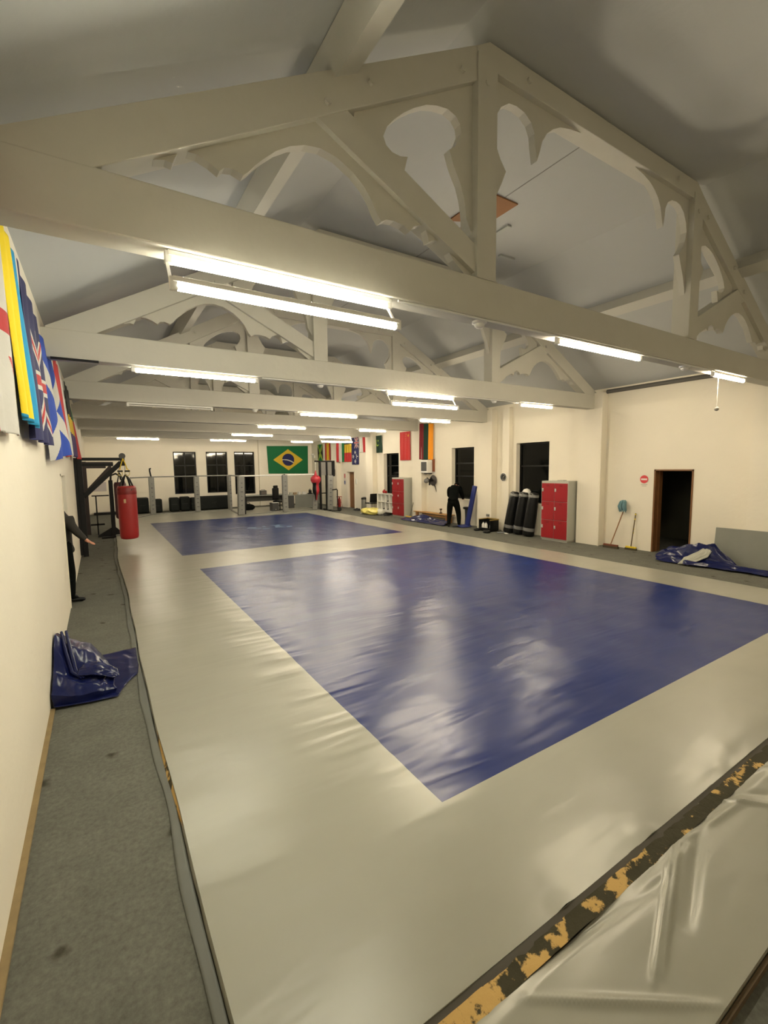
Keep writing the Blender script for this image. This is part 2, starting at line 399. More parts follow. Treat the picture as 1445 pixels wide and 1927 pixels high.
Cp = [(3.43, 4.50), (3.47, 4.66), (3.53, 4.83), (3.60, 4.96), (3.66, 5.09), (3.58, 5.18), (3.51, 5.30), (3.48, 5.43), (3.51, 5.55), (3.58, 5.66), (3.69, 5.735), (3.80, 5.75), (3.92, 5.735), (4.02, 5.68), (4.075, 5.59), (4.09, 5.48), (4.12, 5.34), (4.16, 5.44), (4.20, 5.56), (4.27, 5.66), (4.37, 5.74), (4.49, 5.80), (4.65, 5.84), (4.85, 5.87), (5.1, 5.88), (5.4, 5.885), (5.4, 5.95), (3.43, 5.95)]
mir = lambda P: [(10.8-u, v) for u, v in P]
XZ = lambda u, v, w: (u, w, v)
def make_truss(label):
    t = thing('roof_truss', label, 'roof truss', (0, 0, 0), 0, 'white roof trusses across the hall')
    def pr(name, P, a, b, bev=.006):
        return MB().prism(P, XZ, a, b).build(name, TIMBER, t, bevel=bev)
    pr('tie_beam', [(WL-.1, 3.6), (11.36, 3.6), (11.36, 3.965), (WL-.1, 3.965)], 0, .23, .012)
    raf = [(-.45, 3.955), (-.45, 3.985), (3.35, 6.09), (3.35, 5.79), (.08, 3.955)]
    stt = [(1.60, 5.06), (3.30, 4.22), (3.30, 3.965), (1.45, 4.86)]
    pst = [(3.2, 3.96), (3.45, 3.96), (3.45, 5.95), (3.2, 5.95)]
    for f in (lambda P: P, mir):
        pr('rafter', f(raf), .01, .22)
        pr('strut', f(stt), .02, .21)
        pr('queen_post', f(pst), -.01, .23)
        pr('tracery_board', f(A), .07, .15, 0)
        pr('tracery_board', f(Bp), .07, .15, 0)
        pr('tracery_board', f(Cp), .07, .15, 0)
    pr('straining_beam', [(3.2, 5.87), (7.6, 5.87), (7.6, 6.0), (7.44, 6.1), (3.36, 6.1), (3.2, 6.0)], .005, .225)
    for f in (lambda x: x, lambda x: 10.8-x):
        for x, z in ((1.66, 4.93), (2.05, 5.22), (3.02, 5.72), (3.9, 5.98), (3.32, 5.72)):
            MB().cyl((f(x), -.02, z), (f(x), .03, z), .028, n=10).build('bolt_head', TIMBER, t)
    return t
TL = ['nearest white roof truss, with the bright twin tube light under its left half',
      'second white roof truss from the camera, crossing behind the nearest one over the blue mat',
      'third white roof truss from the camera, above the gap between the two blue squares',
      'fourth white roof truss from the camera, above the far blue square',
      'fifth white roof truss from the camera, above the end of the far blue square',
      'farthest white roof truss, closest to the back wall with the green flag']
tr0 = make_truss(TL[0]); tr0.location.y = BEAMS[0]
for i in range(1, 6): dup(tr0, (0, BEAMS[i], 0), TL[i])

# ------------------------------------------------------------------ tube lights
def tube_parts(t, L, z0, y0, lit=True, gm=None):
    MB().box(0.02, L-.02, y0-.025, y0+.025, z0+.02, z0+.055).build('batten', WHITEP, t, bevel=.004)
    MB().cyl((.05, y0, z0-.005), (L-.05, y0, z0-.005), .0255 if lit else .014, n=12).build('tube', gm if lit else WHITEP, t, smooth=40)
    for x in (0, L-.05): MB().box(x, x+.05, y0-.022, y0+.022, z0-.03, z0+.05).build('end_cap', WHITEP, t, bevel=.004)
def light(x, L, beam, label, twin=False, lit=True):
    y = BEAMS[beam] + .05
    t = thing('tube_light', label, 'tube light', (x, y, 3.53), 0, 'fluorescent tube lights under the roof beams')
    gm = GLOWB if beam > 3 else (GLOWC if x < 2 else (GLOWR if x > 8 else GLOW))
    tube_parts(t, L, .012, 0, lit, gm)
    if twin:
        tube_parts(t, L, -.20, -.14, True, gm)
        for xx in (.012, L-.037): MB().bar((xx, 0, 0.0), (xx, -.13, -.17), .02, .012).build('bracket', WHITEP, t)
    return t
light(.46, 1.78, 0, 'long bright twin tube light hanging under the left half of the nearest beam', True)
light(4.47, 1.76, 0, 'bright tube light right of centre under the nearest beam', False)
light(8.3, 1.2, 0, 'short tube light at the right end of the nearest beam, above the open doorway')
light(.48, 1.76, 1, 'long single tube light under the left end of the second beam')
light(4.66, 1.66, 1, 'twin tube light under the middle of the second beam', True)
light(8.3, 1.18, 1, 'short tube light under the right end of the second beam, above the red lockers')
light(.6, 1.75, 2, 'unlit tube light under the left end of the third beam', lit=False)
light(4.47, 1.72, 2, 'single tube light under the middle of the third beam')
light(8.3, 1.24, 2, 'short tube light under the third beam just above the maroon, green and amber flag')
light(4.53, 1.74, 3, 'single tube light under the middle of the fourth beam')
light(8.35, 1.25, 3, 'short tube light under the fourth beam, above the dark green flag')
light(4.62, 1.76, 4, 'single tube light under the middle of the fifth beam')
light(8.5, 1.62, 4, 'twin tube light under the right end of the fifth beam, above the scooter', True)
light(.74, 1.7, 5, 'pinkish single tube light at the far left end, above the red heavy bag')
light(4.57, 1.75, 5, 'single tube light under the middle of the farthest beam, above the back windows')
light(8.6, 1.28, 5, 'short tube light under the farthest beam, above the right corner of the green flag')

# detectors and conduit under the beams
det = None
DL = {(0, 0): 'white domed detector under the nearest beam, right of the twin tube light', (0, 1): 'white domed detector under the nearest beam, between its two right tube lights',
      (1, 0): 'white domed detector under the second beam, left of its twin tube light', (1, 1): 'white domed detector under the second beam, beside its short right tube light',
      (2, 0): 'white domed detector under the third beam, left of its middle tube light'}
for (i, k), lb in DL.items():
    x = (3.35, 7.55)[k]
    if det is None:
        det = thing('smoke_detector', lb, 'smoke detector', (x, BEAMS[i]+.11, 3.6), 0, 'domed detectors under the beams')
        MB().lathe([(.075, 0), (.075, -.018), (.06, -.026)], n=20).build('base', WHITEP, det, smooth=40)
        MB().lathe([(.052, -.026), (.05, -.045), (.035, -.062), (.012, -.068)], n=20).build('dome', WHITEP, det, smooth=60)
    else:
        dup(det, (x, BEAMS[i]+.11, 3.6), lb)
for i, (xa, xb) in enumerate(((2.3, 8.3), (2.3, 8.3))):
    tag(MB().tube([(xa, BEAMS[i]+.02, 3.588), (3.2, BEAMS[i]+.02, 3.588), (4.4, BEAMS[i]+.02, 3.588), (xb, BEAMS[i]+.02, 3.588)], .011, n=8).build('conduit', WHITEP),
        ('thin white conduit along the lower edge of the nearest beam', 'thin white conduit along the lower edge of the second beam')[i], 'conduit')
t = thing('pull_cord_switch', 'white pull cord with a round knob hanging from the right end of the nearest beam', 'pull cord', (8.55, BEAMS[0]+.06, 3.6))
MB().cyl((0, 0, 0), (0, 0, -.55), .006, n=8).build('cord', WHITEP, t)
MB().ball((0, 0, -.58), .034).build('knob', mat('grey_knob', (.3, .29, .26), .5), t, smooth=60)
tag(MB().box(-.42, .10, BEAMS[1]-.03, BEAMS[1]-.002, 3.575, 3.602).build('black_batten', BLACKM), 'thin black bar along the lower left end of the second beam', 'bar')
struct(MB().box(5.41, 5.425, 3.8, 11, ZC-.004, ZC-.0005).build('trim_5', mat('joint_crack', (.27, .265, .25), .9)))  # faint dark strip for the crack where the ceiling boards meet
# loft hatch and batten stubs on the flat ceiling
t = thing('loft_hatch', 'brown board loft hatch in the flat ceiling behind the nearest truss', 'loft hatch', (5.4, 5.5, ZC))
MB().prism([(-.31, -.40), (.31, -.40), (.31, .22), (-.31, .50)], lambda u, v, w: (u, v, w), -.02, -.002).build('hatch_panel', mat('brown_hardboard', lin(140, 96, 58), .7, var=.12, vscale=5), t)
tag(MB().box(6.03, 6.12, 5.6, 6.1, ZC-.03, ZC-.001).build('ceiling_batten', mat('grey_batten', (.42, .44, .42), .6)), 'short grey batten on the ceiling beside the brown hatch', 'batten')
tag(MB().box(6.72, 7.1, 6.4, 6.47, ZC-.03, ZC-.001).build('ceiling_batten', MATS['grey_batten']), 'short pale batten across the ceiling, farther from the brown hatch', 'batten')

# ------------------------------------------------------------------ the mats
MZ = 0.055
def mat_h(x, y):
    h = MZ + .004*nz(x*.55, y*.55) + .0025*nz(x*1.3+9, y*1.3)
    # short cross ripples where the blue panel is welded to the border
    m = math.exp(-((x-1.55)/.36)**2) * smoothstep(2.0, 3.0, y) * (1-smoothstep(9.5, 11, y))
    if m > .02: h += .0125*m*max(0, ridge(x*.8+.3*y, y*5.0, 3.3)-.3)*(.55+1.1*max(0, nz(x*.5, y*.9, 7)))
    # welded seam that carries the blue square's near edge on to the mat edge
    if x < 1.7: h += .0022*math.exp(-((y-2.03-.01*nz(x*3, 4))/.018)**2) - .0012*math.exp(-((y-1.90)/.03)**2)
    # joints of the foam boards under the cover
    for xj in (4.05, 6.3): h -= .0022*math.exp(-((x-xj-.03*nz(y*.8, xj))/.03)**2)*smoothstep(3, 4, y)*(1-smoothstep(8.5, 9.5, y))
    # creases pulled towards the open edge
    d = y-1.2
    if d < .7:
        for xc, sl in ((1.75, .5), (2.55, -.3), (3.55, -.5), (3.85, -.35), (4.7, .3)):
            h += .012*math.exp(-((x-xc-sl*d)/.022)**2)*math.exp(-d/.22)
    return h
def left_edge(y): return .285 + .025*nz(y*.7, 3.1) + .10*smoothstep(11, 20, y) + .02*math.sin(y*.9)
def right_edge(y): return 9.28 + .03*nz(y*.6, 8.8) + .12*smoothstep(12, 22, y)
NB = (1.69, 8.22, 2.05, 10.05); FB = (1.62, 8.2, 11.9, 20.0)
def axis(a, b, step): n = max(1, round((b-a)/step)); return [a+(b-a)*i/n for i in range(n)]
YS = axis(1.21, NB[2], .03)+axis(NB[2], NB[3], .026)+axis(NB[3], FB[2], .06)+axis(FB[2], FB[3], .12)+axis(FB[3], 24.6, .2)+[24.6]
XSn = ['L']+axis(.5, NB[0], .05)+axis(NB[0], NB[1], .07)+axis(NB[1], 9.0, .1)+[9.0, 'R']
def mat_mesh():
    mt = thing('wrestling_mat', 'huge grey vinyl floor mat with two large blue squares set in it', 'mat', (4.8, 12.5, 0))
    ox, oy = 4.8, 12.5
    def zone(x0, x1, y0, y1):
        for k, R in enumerate((NB, FB)):
            if R[0]-.03 < (x0+x1)/2 < R[1]+.03 and R[2]-.001 < (y0+y1)/2 < R[3]+.001: return k+1
        return 0
    # shared lattice; the far square is a little left of the near one, so its columns are nudged
    def px(k, y):
        v = XSn[k]
        if v == 'L': return left_edge(y)
        if v == 'R': return right_edge(y)
        if k < len(axis(.5, NB[0], .05))+2:
            return v - (NB[0]-FB[0])*smoothstep(NB[3], FB[2], y)*smoothstep(.5, NB[0], v)
        return v
    iL = XSn.index(NB[0]); iR = XSn.index(NB[1])
    parts = {0: MB(), 1: MB(), 2: MB()}; idx = {0: {}, 1: {}, 2: {}}
    def vid(p, k, j):
        d = idx[p]
        if (k, j) not in d:
            x = px(k, YS[j]); y = YS[j]
            d[(k, j)] = len(parts[p].v); parts[p].v.append((x-ox, y-oy, mat_h(x, y)))
        return d[(k, j)]
    for j in range(len(YS)-1):
        ym = (YS[j]+YS[j+1])/2
        for k in range(len(XSn)-1):
            p = 0
            if iL <= k < iR:
                if NB[2] < ym < NB[3]: p = 1
                elif FB[2] < ym < FB[3]: p = 2
            parts[p].f.append([vid(p, k, j), vid(p, k+1, j), vid(p, k+1, j+1), vid(p, k, j+1)]); parts[p].m.append(0)
    b = parts[0]
    # turned-down edges of the cover
    def skirt(pts):
        o = len(b.v)
        for x, y, s_ in pts: b.v.append((x-ox, y-oy, mat_h(x, y))); b.v.append((x-ox+s_[0], y-oy+s_[1], .012))
        for i in range(len(pts)-1): b.f.append([o+2*i, o+2*i+1, o+2*i+3, o+2*i+2]); b.m.append(0)
    skirt([(left_edge(y), y, (-.008+.012*nz(y*3, 1), 0)) for y in YS])
    skirt([(right_edge(y), y, (.01, 0)) for y in YS])
    skirt([(.285+i*.1, 1.21, (0, -.004)) for i in range(91)])
    b.build('mat_cover', VGREY, mt, smooth=50, fix=False)
    o = parts[1].build('blue_panel', VBLUE, mt, smooth=60, fix=False); o['label'] = 'near blue square of the mat, glossy and rippled'
    o = parts[2].build('blue_panel', VBLUE, mt, smooth=60, fix=False); o['label'] = 'far blue square of the mat with a pale printed emblem'
    # exposed foam at the open near edge and under the lifted left edge
    f = MB()
    n = 220
    for (fa, fb) in (((lambda u: (.3+u*8.9, 1.186)), (lambda u: (.3+u*8.9, 1.112+.008*nz(u*40, 1)))),):
        f.grid(lambda u, v: (fa(u)[0]-ox, fa(u)[1]+(fb(u)[1]-fa(u)[1])*v-oy + .008*nz(u*60, v*3)*(1 if v > .9 else 0), .046-.012*v+.004*nz(u*120, v*4)), n, 4)
        f.grid(lambda u, v: (.3+u*8.9-ox, 1.135-oy+.008*nz(u*60, 3), .034*(1-v)), n, 1)
    f.build('foam_edge', FOAM, mt, smooth=60)
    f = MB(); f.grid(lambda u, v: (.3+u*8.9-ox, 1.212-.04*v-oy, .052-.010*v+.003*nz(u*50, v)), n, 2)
    f.build('shaded_cover_edge', mat('shaded_edge_vinyl', (.075, .066, .05), .6), mt, smooth=60)  # cover's brown front edge, with the shade along it put into the colour
    f = MB()
    f.grid(lambda u, v: (left_edge(2.75+u*1.2)-.003-.020*math.sin(PI*u)*v-ox, 2.75+u*1.2-oy, .05-.045*v+.004*nz(u*30, v)), 60, 2)
    f.build('foam_edge', FOAM, mt, smooth=60)
    # pale emblem printed on the far square: two ragged blocks of lettering worn to patches
    em = MB()
    PRINT = mat('pale_blue_print', lin(92, 118, 158), .35)
    def quad(x0, x1, y0, y1, sk=0):
        em.grid(lambda u, v: (x0+(x1-x0)*u+sk*v-ox, y0+(y1-y0)*v-oy, mat_h(x0+(x1-x0)*u+sk*v, y0+(y1-y0)*v)+.0015), 6, 4)
    for q in ((4.30, 4.62, 15.95, 16.2, .12), (4.52, 4.86, 15.7, 15.9, -.1), (4.7, 4.95, 15.45, 15.68, .14), (4.9, 5.02, 15.95, 16.35, .05), (5.22, 5.4, 15.6, 16.3, .22), (5.44, 5.56, 15.5, 16.45, -.12), (5.6, 5.8, 15.45, 15.75, .1), (5.66, 5.78, 16.0, 16.4, -.15)): quad(*q)
    em.build('printed_emblem', PRINT, mt, fix=False)
    return mt
mat_mesh()

# second, narrow grey mat in front, with hard creases
t = thing('floor_mat', 'narrow creased grey vinyl mat in the near right corner, in front of the foam strip', 'mat', (4.5, .9, 0))
def fm_h(x, y):
    h = .048 + .003*nz(x*1.1, y*1.1, 5)
    v = (y-.62)/.5
    def crease(x0, y0, x1, y1, w, a):
        dx, dy = x1-x0, y1-y0; L2 = dx*dx+dy*dy; tt = ((x-x0)*dx+(y-y0)*dy)/L2
        if tt < -.1 or tt > 1.1: return 0
        d = abs((x-x0)*dy-(y-y0)*dx)/math.sqrt(L2)
        return a*math.exp(-(d/w)**2)*math.sin(PI*max(0, min(1, tt*.9+.05)))**.5
    h += crease(2.56, 1.115, 1.80, .825, .011, .017) + crease(2.60, 1.10, 1.86, .822, .011, .015) + crease(2.92, 1.12, 2.15, .86, .030, -.013)
    h += crease(1.30, 1.06, 1.90, .645, .014, .015) + crease(3.15, 1.16, 3.40, .90, .014, .014) + crease(3.25, 1.15, 3.55, .92, .03, -.008)
    h += crease(2.30, 1.03, 1.20, 1.17, .035, -.014) + crease(3.7, 1.13, 4.3, .8, .02, .012) + crease(2.45, 1.125, 3.3, 1.04, .02, .010)
    h -= .014*smoothstep(.06, 0, 1.114-y)
    return h
b = MB()
b.grid(lambda u, v: (.35+u*8.8-4.5, .62+v*.494-.9, fm_h(.35+u*8.8, .62+v*.494)), 620, 44)
b.grid(lambda u, v: (.35+u*8.8-4.5, .62-.9-.004*v, fm_h(.35+u*8.8, .62)*(1-v)), 300, 1)
b.grid(lambda u, v: (.35-4.5-.004*v, .62+u*.508-.9, fm_h(.35, .62+u*.508)*(1-v)), 20, 1)
b.build('mat_cover', VGREY, t, smooth=60, fix=False)
b = MB().box(-4.15, 4.6, -.3, -.285, 0, .03); b.build('brown_edge', mat('brown_mat_edge', lin(92, 76, 54), .8, var=.3, vscale=9), t)
# taped grey strip that lies on the carpet along the mat's left edge
TAPE = mat('grey_tape_vinyl', (.145, .152, .138), .55, var=.15, vscale=7)
b = MB()
b.grid(lambda u, v: (left_edge(1.2+u*20)-.012-(.055+.03*nz(u*26, 2)+.02*nz(u*9, 6))*(1-v), 1.2+u*20, .006+.012*v+.004*nz(u*90, v)), 260, 4)
tag(b.build('edge_strip', TAPE, None, smooth=60, fix=False, solid=.003), 'narrow grey vinyl strip on the carpet along the left edge of the big mat', 'edging strip')

# ------------------------------------------------------------------ flags
FC = {}
def fcol(name, r, g, b): 
    FC[name] = mat('flag_cloth_'+name, lin(r, g, b), .8, bump=.002, bscale=30); return FC[name]
fcol('white', 196, 194, 188); fcol('red', 178, 44, 48); fcol('yellow', 222, 196, 20); fcol('cyan', 30, 140, 190); fcol('navy', 26, 30, 84)
fcol('blue', 22, 66, 168); fcol('green', 8, 104, 58); fcol('amber', 232, 150, 30); fcol('maroon', 120, 26, 36); fcol('darkgreen', 18, 54, 40)
fcol('black', 20, 20, 20); fcol('purple', 62, 46, 96); fcol('scarlet', 190, 48, 48); fcol('gold', 206, 172, 44); fcol('lime', 140, 170, 60)
def union_jack(u, v):
    x, y = abs(u-.5)*2, abs(v-.5)
    if abs(u-.5) < .05 or abs(v-.5) < .09: return 'red'
    if abs(u-.5) < .09 or abs(v-.5) < .15: return 'white'
    d = abs(abs(u-.5)-abs(v-.5))
    if d < .035: return 'red'
    if d < .09: return 'white'
    return 'navy'
def star(u, v, cx, cy, r, asp=1.0):
    dx, dy = (u-cx)*asp, v-cy; a = math.atan2(dy, dx); d = math.hypot(dx, dy)
    return d < r*(.62+.38*math.cos(5*a))
def hang_flag(name, label, corners, fn, cols, nu=40, nv=60, fold=.02, seed=0, side='R', waves=3.0):
    """corners: 4 world points top-a, top-b, bottom-b, bottom-a; u runs a->b, v runs down"""
    P = [Vector(c) for c in corners]
    nrm = {'R': Vector((-1, 0, 0)), 'L': Vector((1, 0, 0)), 'B': Vector((0, -1, 0))}[side]
    base = (P[0]+P[1])/2
    def f(u, v):
        p = P[0]*(1-u)*(1-v)+P[1]*u*(1-v)+P[2]*u*v+P[3]*(1-u)*v
        a = (.35+.65*v)
        p = p + nrm*(fold*a*(math.sin(u*waves*2*PI+seed+1.2*v)+.5*nz(u*4+seed, v*2)) + .012)
        p = p + Vector((0, 0, -.02*abs(nz(u*3, seed, 2))*v))
        return p - base
    b = MB(); b.grid(f, nu, nv, lambda u, v: cols.index(fn(u, v)))
    o = b.build(name, [FC[c] for c in cols], None, smooth=60, fix=False, solid=.002)
    o.location = base
    return tag(o, label, 'flag', 'national flags hung around the hall')
# left wall (u from near to far)
XL = WL+.035
def eng(u, v):
    if .495 < v < .585: return 'red'
    if abs(u-.36) < .05: return 'red'
    if v > .68 and abs(u-(.80+.11*math.sin((v-.68)/.32*PI*.85))) < .022: return 'red'
    return 'white'
hang_flag('flag', 'white flag with a red cross, nearest on the left wall', [(XL, 2.7, 3.92), (XL+.03, 4.02, 3.90), (XL+.055, 3.98, 2.40), (XL+.01, 2.7, 2.36)], eng, ['white', 'red'], 140, 140, .02, 1)
hang_flag('flag', 'bright yellow flag with a light blue far edge, beside the red cross flag', [(XL+.03, 3.98, 3.86), (XL+.04, 4.62, 3.78), (XL+.10, 4.62, 2.50), (XL+.06, 3.96, 2.53)],
          lambda u, v: 'yellow' if (u < .64 and v < .985) else 'cyan', ['yellow', 'cyan'], 40, 60, .025, 2)
def nzf(u, v):
    if u > .52 and .2 < v < .93: return union_jack((v-.2)/.73, (u-.52)/.48)
    return 'navy'
hang_flag('flag', 'navy flag with a union cross canton, third along the left wall', [(XL+.03, 4.72, 3.84), (XL+.03, 6.0, 3.74), (XL+.08, 5.85, 2.42), (XL+.05, 4.55, 2.42)], nzf, ['navy', 'red', 'white'], 160, 220, .03, 4)
def sco(u, v): return 'white' if (abs((v-.12)*.9-u*.72-.05) < .085 or abs((v-.12)*.9-(1-u)*.72-.05) < .085) else 'blue'
hang_flag('flag', 'blue flag with a white diagonal cross on the left wall', [(XL+.01, 6.35, 3.72), (XL+.02, 7.75, 3.70), (XL+.18, 7.9, 2.42), (XL+.06, 6.45, 2.28)], sco, ['blue', 'white'], 180, 180, .04, 0.5, waves=2)
hang_flag('flag', 'red and white flag just behind the blue diagonal cross flag', [(XL+.05, 7.9, 3.76), (XL+.06, 9.35, 3.74), (XL+.13, 9.5, 2.42), (XL+.10, 7.9, 2.36)], lambda u, v: 'red' if u < .45 else 'white', ['red', 'white'], 30, 40, .03, 2)
hang_flag('flag', 'narrow dark, gold and purple flag before the green over red one, left wall', [(XL+.06, 10.0, 3.76), (XL+.07, 11.4, 3.74), (XL+.12, 11.4, 2.44), (XL+.1, 10.0, 2.44)], lambda u, v: 'black' if v < .45 else ('gold' if v < .68 else 'purple'), ['black', 'gold', 'purple'], 30, 50, .03, 3)
hang_flag('flag', 'green over red flag, farthest along the left wall', [(XL+.0, 12.0, 3.70), (XL+.01, 13.0, 3.72), (XL+.15, 13.0, 2.44), (XL+.13, 12.0, 2.42)], lambda u, v: 'green' if v < .34 else 'red', ['green', 'red'], 30, 48, .03, 1)
# right wall (u from far to near = left to right in the photo)
XR = WR-.03
def rflag(label, ya, yb, z1, z0, fn, cols, **k):
    return hang_flag('flag', label, [(XR, ya, z1), (XR, yb, z1), (XR, yb, z0), (XR, ya, z0)], fn, cols, side='R', **k)
hang_flag('flag', 'flag of maroon, dark green and amber upright bands above the white wall heater', [(11.07, 14.80, 3.88), (XR, 14.22, 3.84), (XR, 14.24, 2.42), (11.07, 14.83, 2.45)], lambda u, v: 'maroon' if u < .31 else ('darkgreen' if u < .65 else 'amber'), ['maroon', 'darkgreen', 'amber'], nu=100, nv=30, seed=1)
def chn(u, v): return 'gold' if star(u, v, .80, .14, .05, .6) or any(star(u, v, a, b_, .017, .6) for a, b_ in ((.62, .09), (.55, .16), (.56, .24), (.63, .30))) else 'scarlet'
rflag('plain looking red flag above the back locker', 16.58, 15.80, 3.66, 2.44, chn, ['scarlet', 'gold'], nu=60, nv=110, seed=2)
def pak(u, v):
    if v < .05: return 'white' if False else 'darkgreen'
    d = math.hypot((u-.5)*.95, v-.42)
    if d < .20 and math.hypot((u-.58)*.95, v-.36) > .175: return 'lime'
    return 'lime' if star(u, v, .62, .30, .06) else 'darkgreen'
rflag('dark green flag with a pale crescent on the right wall', 18.92, 18.09, 3.64, 2.84, pak, ['darkgreen', 'lime'], nu=70, nv=70, seed=3)
rflag('red and white banded flag between the starry navy flag and the dark green one', 20.30, 19.66, 3.66, 2.91, lambda u, v: 'red' if u > .62 else 'white', ['red', 'white'], nu=50, nv=30, seed=4)
def aus(u, v):
    if v < .40 and u > .42: return union_jack(v/.40, (u-.42)/.58)
    if v < .2: return 'navy'
    for a, b_, r in ((.5, .55, .07), (.22, .70, .08), (.72, .70, .10), (.5, .88, .08), (.2, .1, .06)):
        if star(u, v, a, b_, r, .6): return 'white'
    return 'navy'
rflag('navy flag with white stars and a union cross on the right wall', 21.08, 20.34, 3.70, 2.31, aus, ['navy', 'red', 'white'], nu=70, nv=110, seed=5)
rflag('yellow over red flag touching the starry navy flag', 21.92, 21.1, 3.52, 2.47, lambda u, v: 'black' if v < .12 else ('gold' if v < .55 else 'scarlet'), ['black', 'gold', 'scarlet'], nu=30, nv=50, seed=6)
hang_flag('flag', 'red, white and green banded flag left of the yellow over red flag', [(11.06, 22.34, 3.54), (XR, 21.92, 3.52), (XR, 21.92, 2.47), (11.06, 22.34, 2.47)], lambda u, v: 'red' if u < .34 else ('white' if u < .70 else 'green'), ['red', 'white', 'green'], nu=60, nv=30, seed=7)
rflag('red and gold banded flag in the far right corner', 24.35, 23.64, 3.58, 2.60, lambda u, v: 'red' if u < .27 or u > .74 else 'gold', ['red', 'gold'], nu=50, nv=30, seed=1)
def jam(u, v):
    d1 = abs(u-v); d2 = abs(u-(1-v))
    if d1 < .13 or d2 < .13: return 'lime'
    return 'green' if (v < u) == (v < 1-u) else 'black'
rflag('green and black flag with a lime diagonal cross in the far right corner', 25.40, 24.72, 3.56, 2.54, jam, ['lime', 'green', 'black'], nu=50, nv=60, seed=2)
def bra(u, v):
    x, y = (u-.5)*2.4, (v-.5)*1.62
    d = math.hypot(x, y)
    if d < .36:
        r2 = math.hypot(x+.25, y-.95)
        return 'white' if .93 < r2 < .985 else 'navy'
    return 'gold' if abs(x)/.88+abs(y)/.62 < 1 else 'green'
hang_flag('flag', 'large green flag with a yellow diamond and blue disc on the back wall', [(8.50, YB-.02, 3.49), (11.10, YB-.02, 3.53), (11.06, YB-.02, 1.83), (8.56, YB-.02, 1.87)], bra, ['green', 'gold', 'navy', 'white'], nu=150, nv=110, fold=.008, side='B')

# ------------------------------------------------------------------ people
def skin_mesh(name, joints, links, m, parent, sub=2, extra=None):
    """joints: name -> (x, y, z, radius or (rx, ry)); grows one continuous surface along the links"""
    keys = list(joints); ix = {k: i for i, k in enumerate(keys)}
    me = bpy.data.meshes.new(name)
    me.from_pydata([joints[k][:3] for k in keys], [(ix[a], ix[b]) for a, b in links], [])
    o = bpy.data.objects.new(name, me); COL.objects.link(o)
    sm = o.modifiers.new('skin', 'SKIN'); sm.use_smooth_shade = True
    sk = me.skin_vertices[0].data
    for k in keys:
        r = joints[k][3]; sk[ix[k]].radius = r if isinstance(r, (tuple, list)) else (r, r)
        sk[ix[k]].use_root = False
    sk[0].use_root = True
    sb = o.modifiers.new('sub', 'SUBSURF'); sb.levels = sub; sb.render_levels = sub
    dg = bpy.context.evaluated_depsgraph_get()
    m2 = bpy.data.meshes.new_from_object(o.evaluated_get(dg)); m2.name = name
    bpy.data.objects.remove(o)
    m2.materials.clear(); m2.materials.append(m)
    if extra:
        bm = bmesh.new(); bm.from_mesh(m2); eb = MB(); extra(eb)
        vv = [bm.verts.new(p) for p in eb.v]
        for f in eb.f:
            try: bm.faces.new([vv[i] for i in f])
            except ValueError: pass
        bm.to_mesh(m2); bm.free()
    m2.polygons.foreach_set('use_smooth', [True]*len(m2.polygons))
    o = bpy.data.objects.new(name, m2); COL.objects.link(o); o.parent = parent
    return o
def hand(J, Lk, pre, wrist, d, up, scale=1.0, curl=.35, mirror=1):
    """five separate fingers from a palm; d = pointing direction, up = back of the hand"""
    d = Vector(d).normalized(); up = Vector(up); up = (up-d*up.dot(d)).normalized(); s = d.cross(up)*mirror
    w = Vector(J[wrist][:3])
    pc = w+d*.05*scale; J[pre+'palm'] = (*pc, (.032*scale, .018*scale)); Lk.append((wrist, pre+'palm'))
    for i, (off, L) in enumerate(((-.030, .070), (-.010, .080), (.010, .076), (.030, .060))):
        k0 = pc+d*.035*scale+s*off*scale; prev = pre+'palm'; p = k0; dirv = d.copy()
        for q in range(3):
            nm = pre+'f%d%d' % (i, q); J[nm] = (*p, (.0095-.001*q)*scale); Lk.append((prev, nm)); prev = nm
            dirv = (dirv-up*curl*q+s*off*2).normalized(); p = p+dirv*(L*.5*scale)
    p = w+d*.03*scale-s*.036*scale; prev = pre+'palm'; dirv = (d*.6-s).normalized()
    for q in range(2):
        nm = pre+'t%d' % q; J[nm] = (*p, .010*scale); Lk.append((prev, nm)); prev = nm
        dirv = (dirv+d*.5).normalized(); p = p+dirv*.035*scale
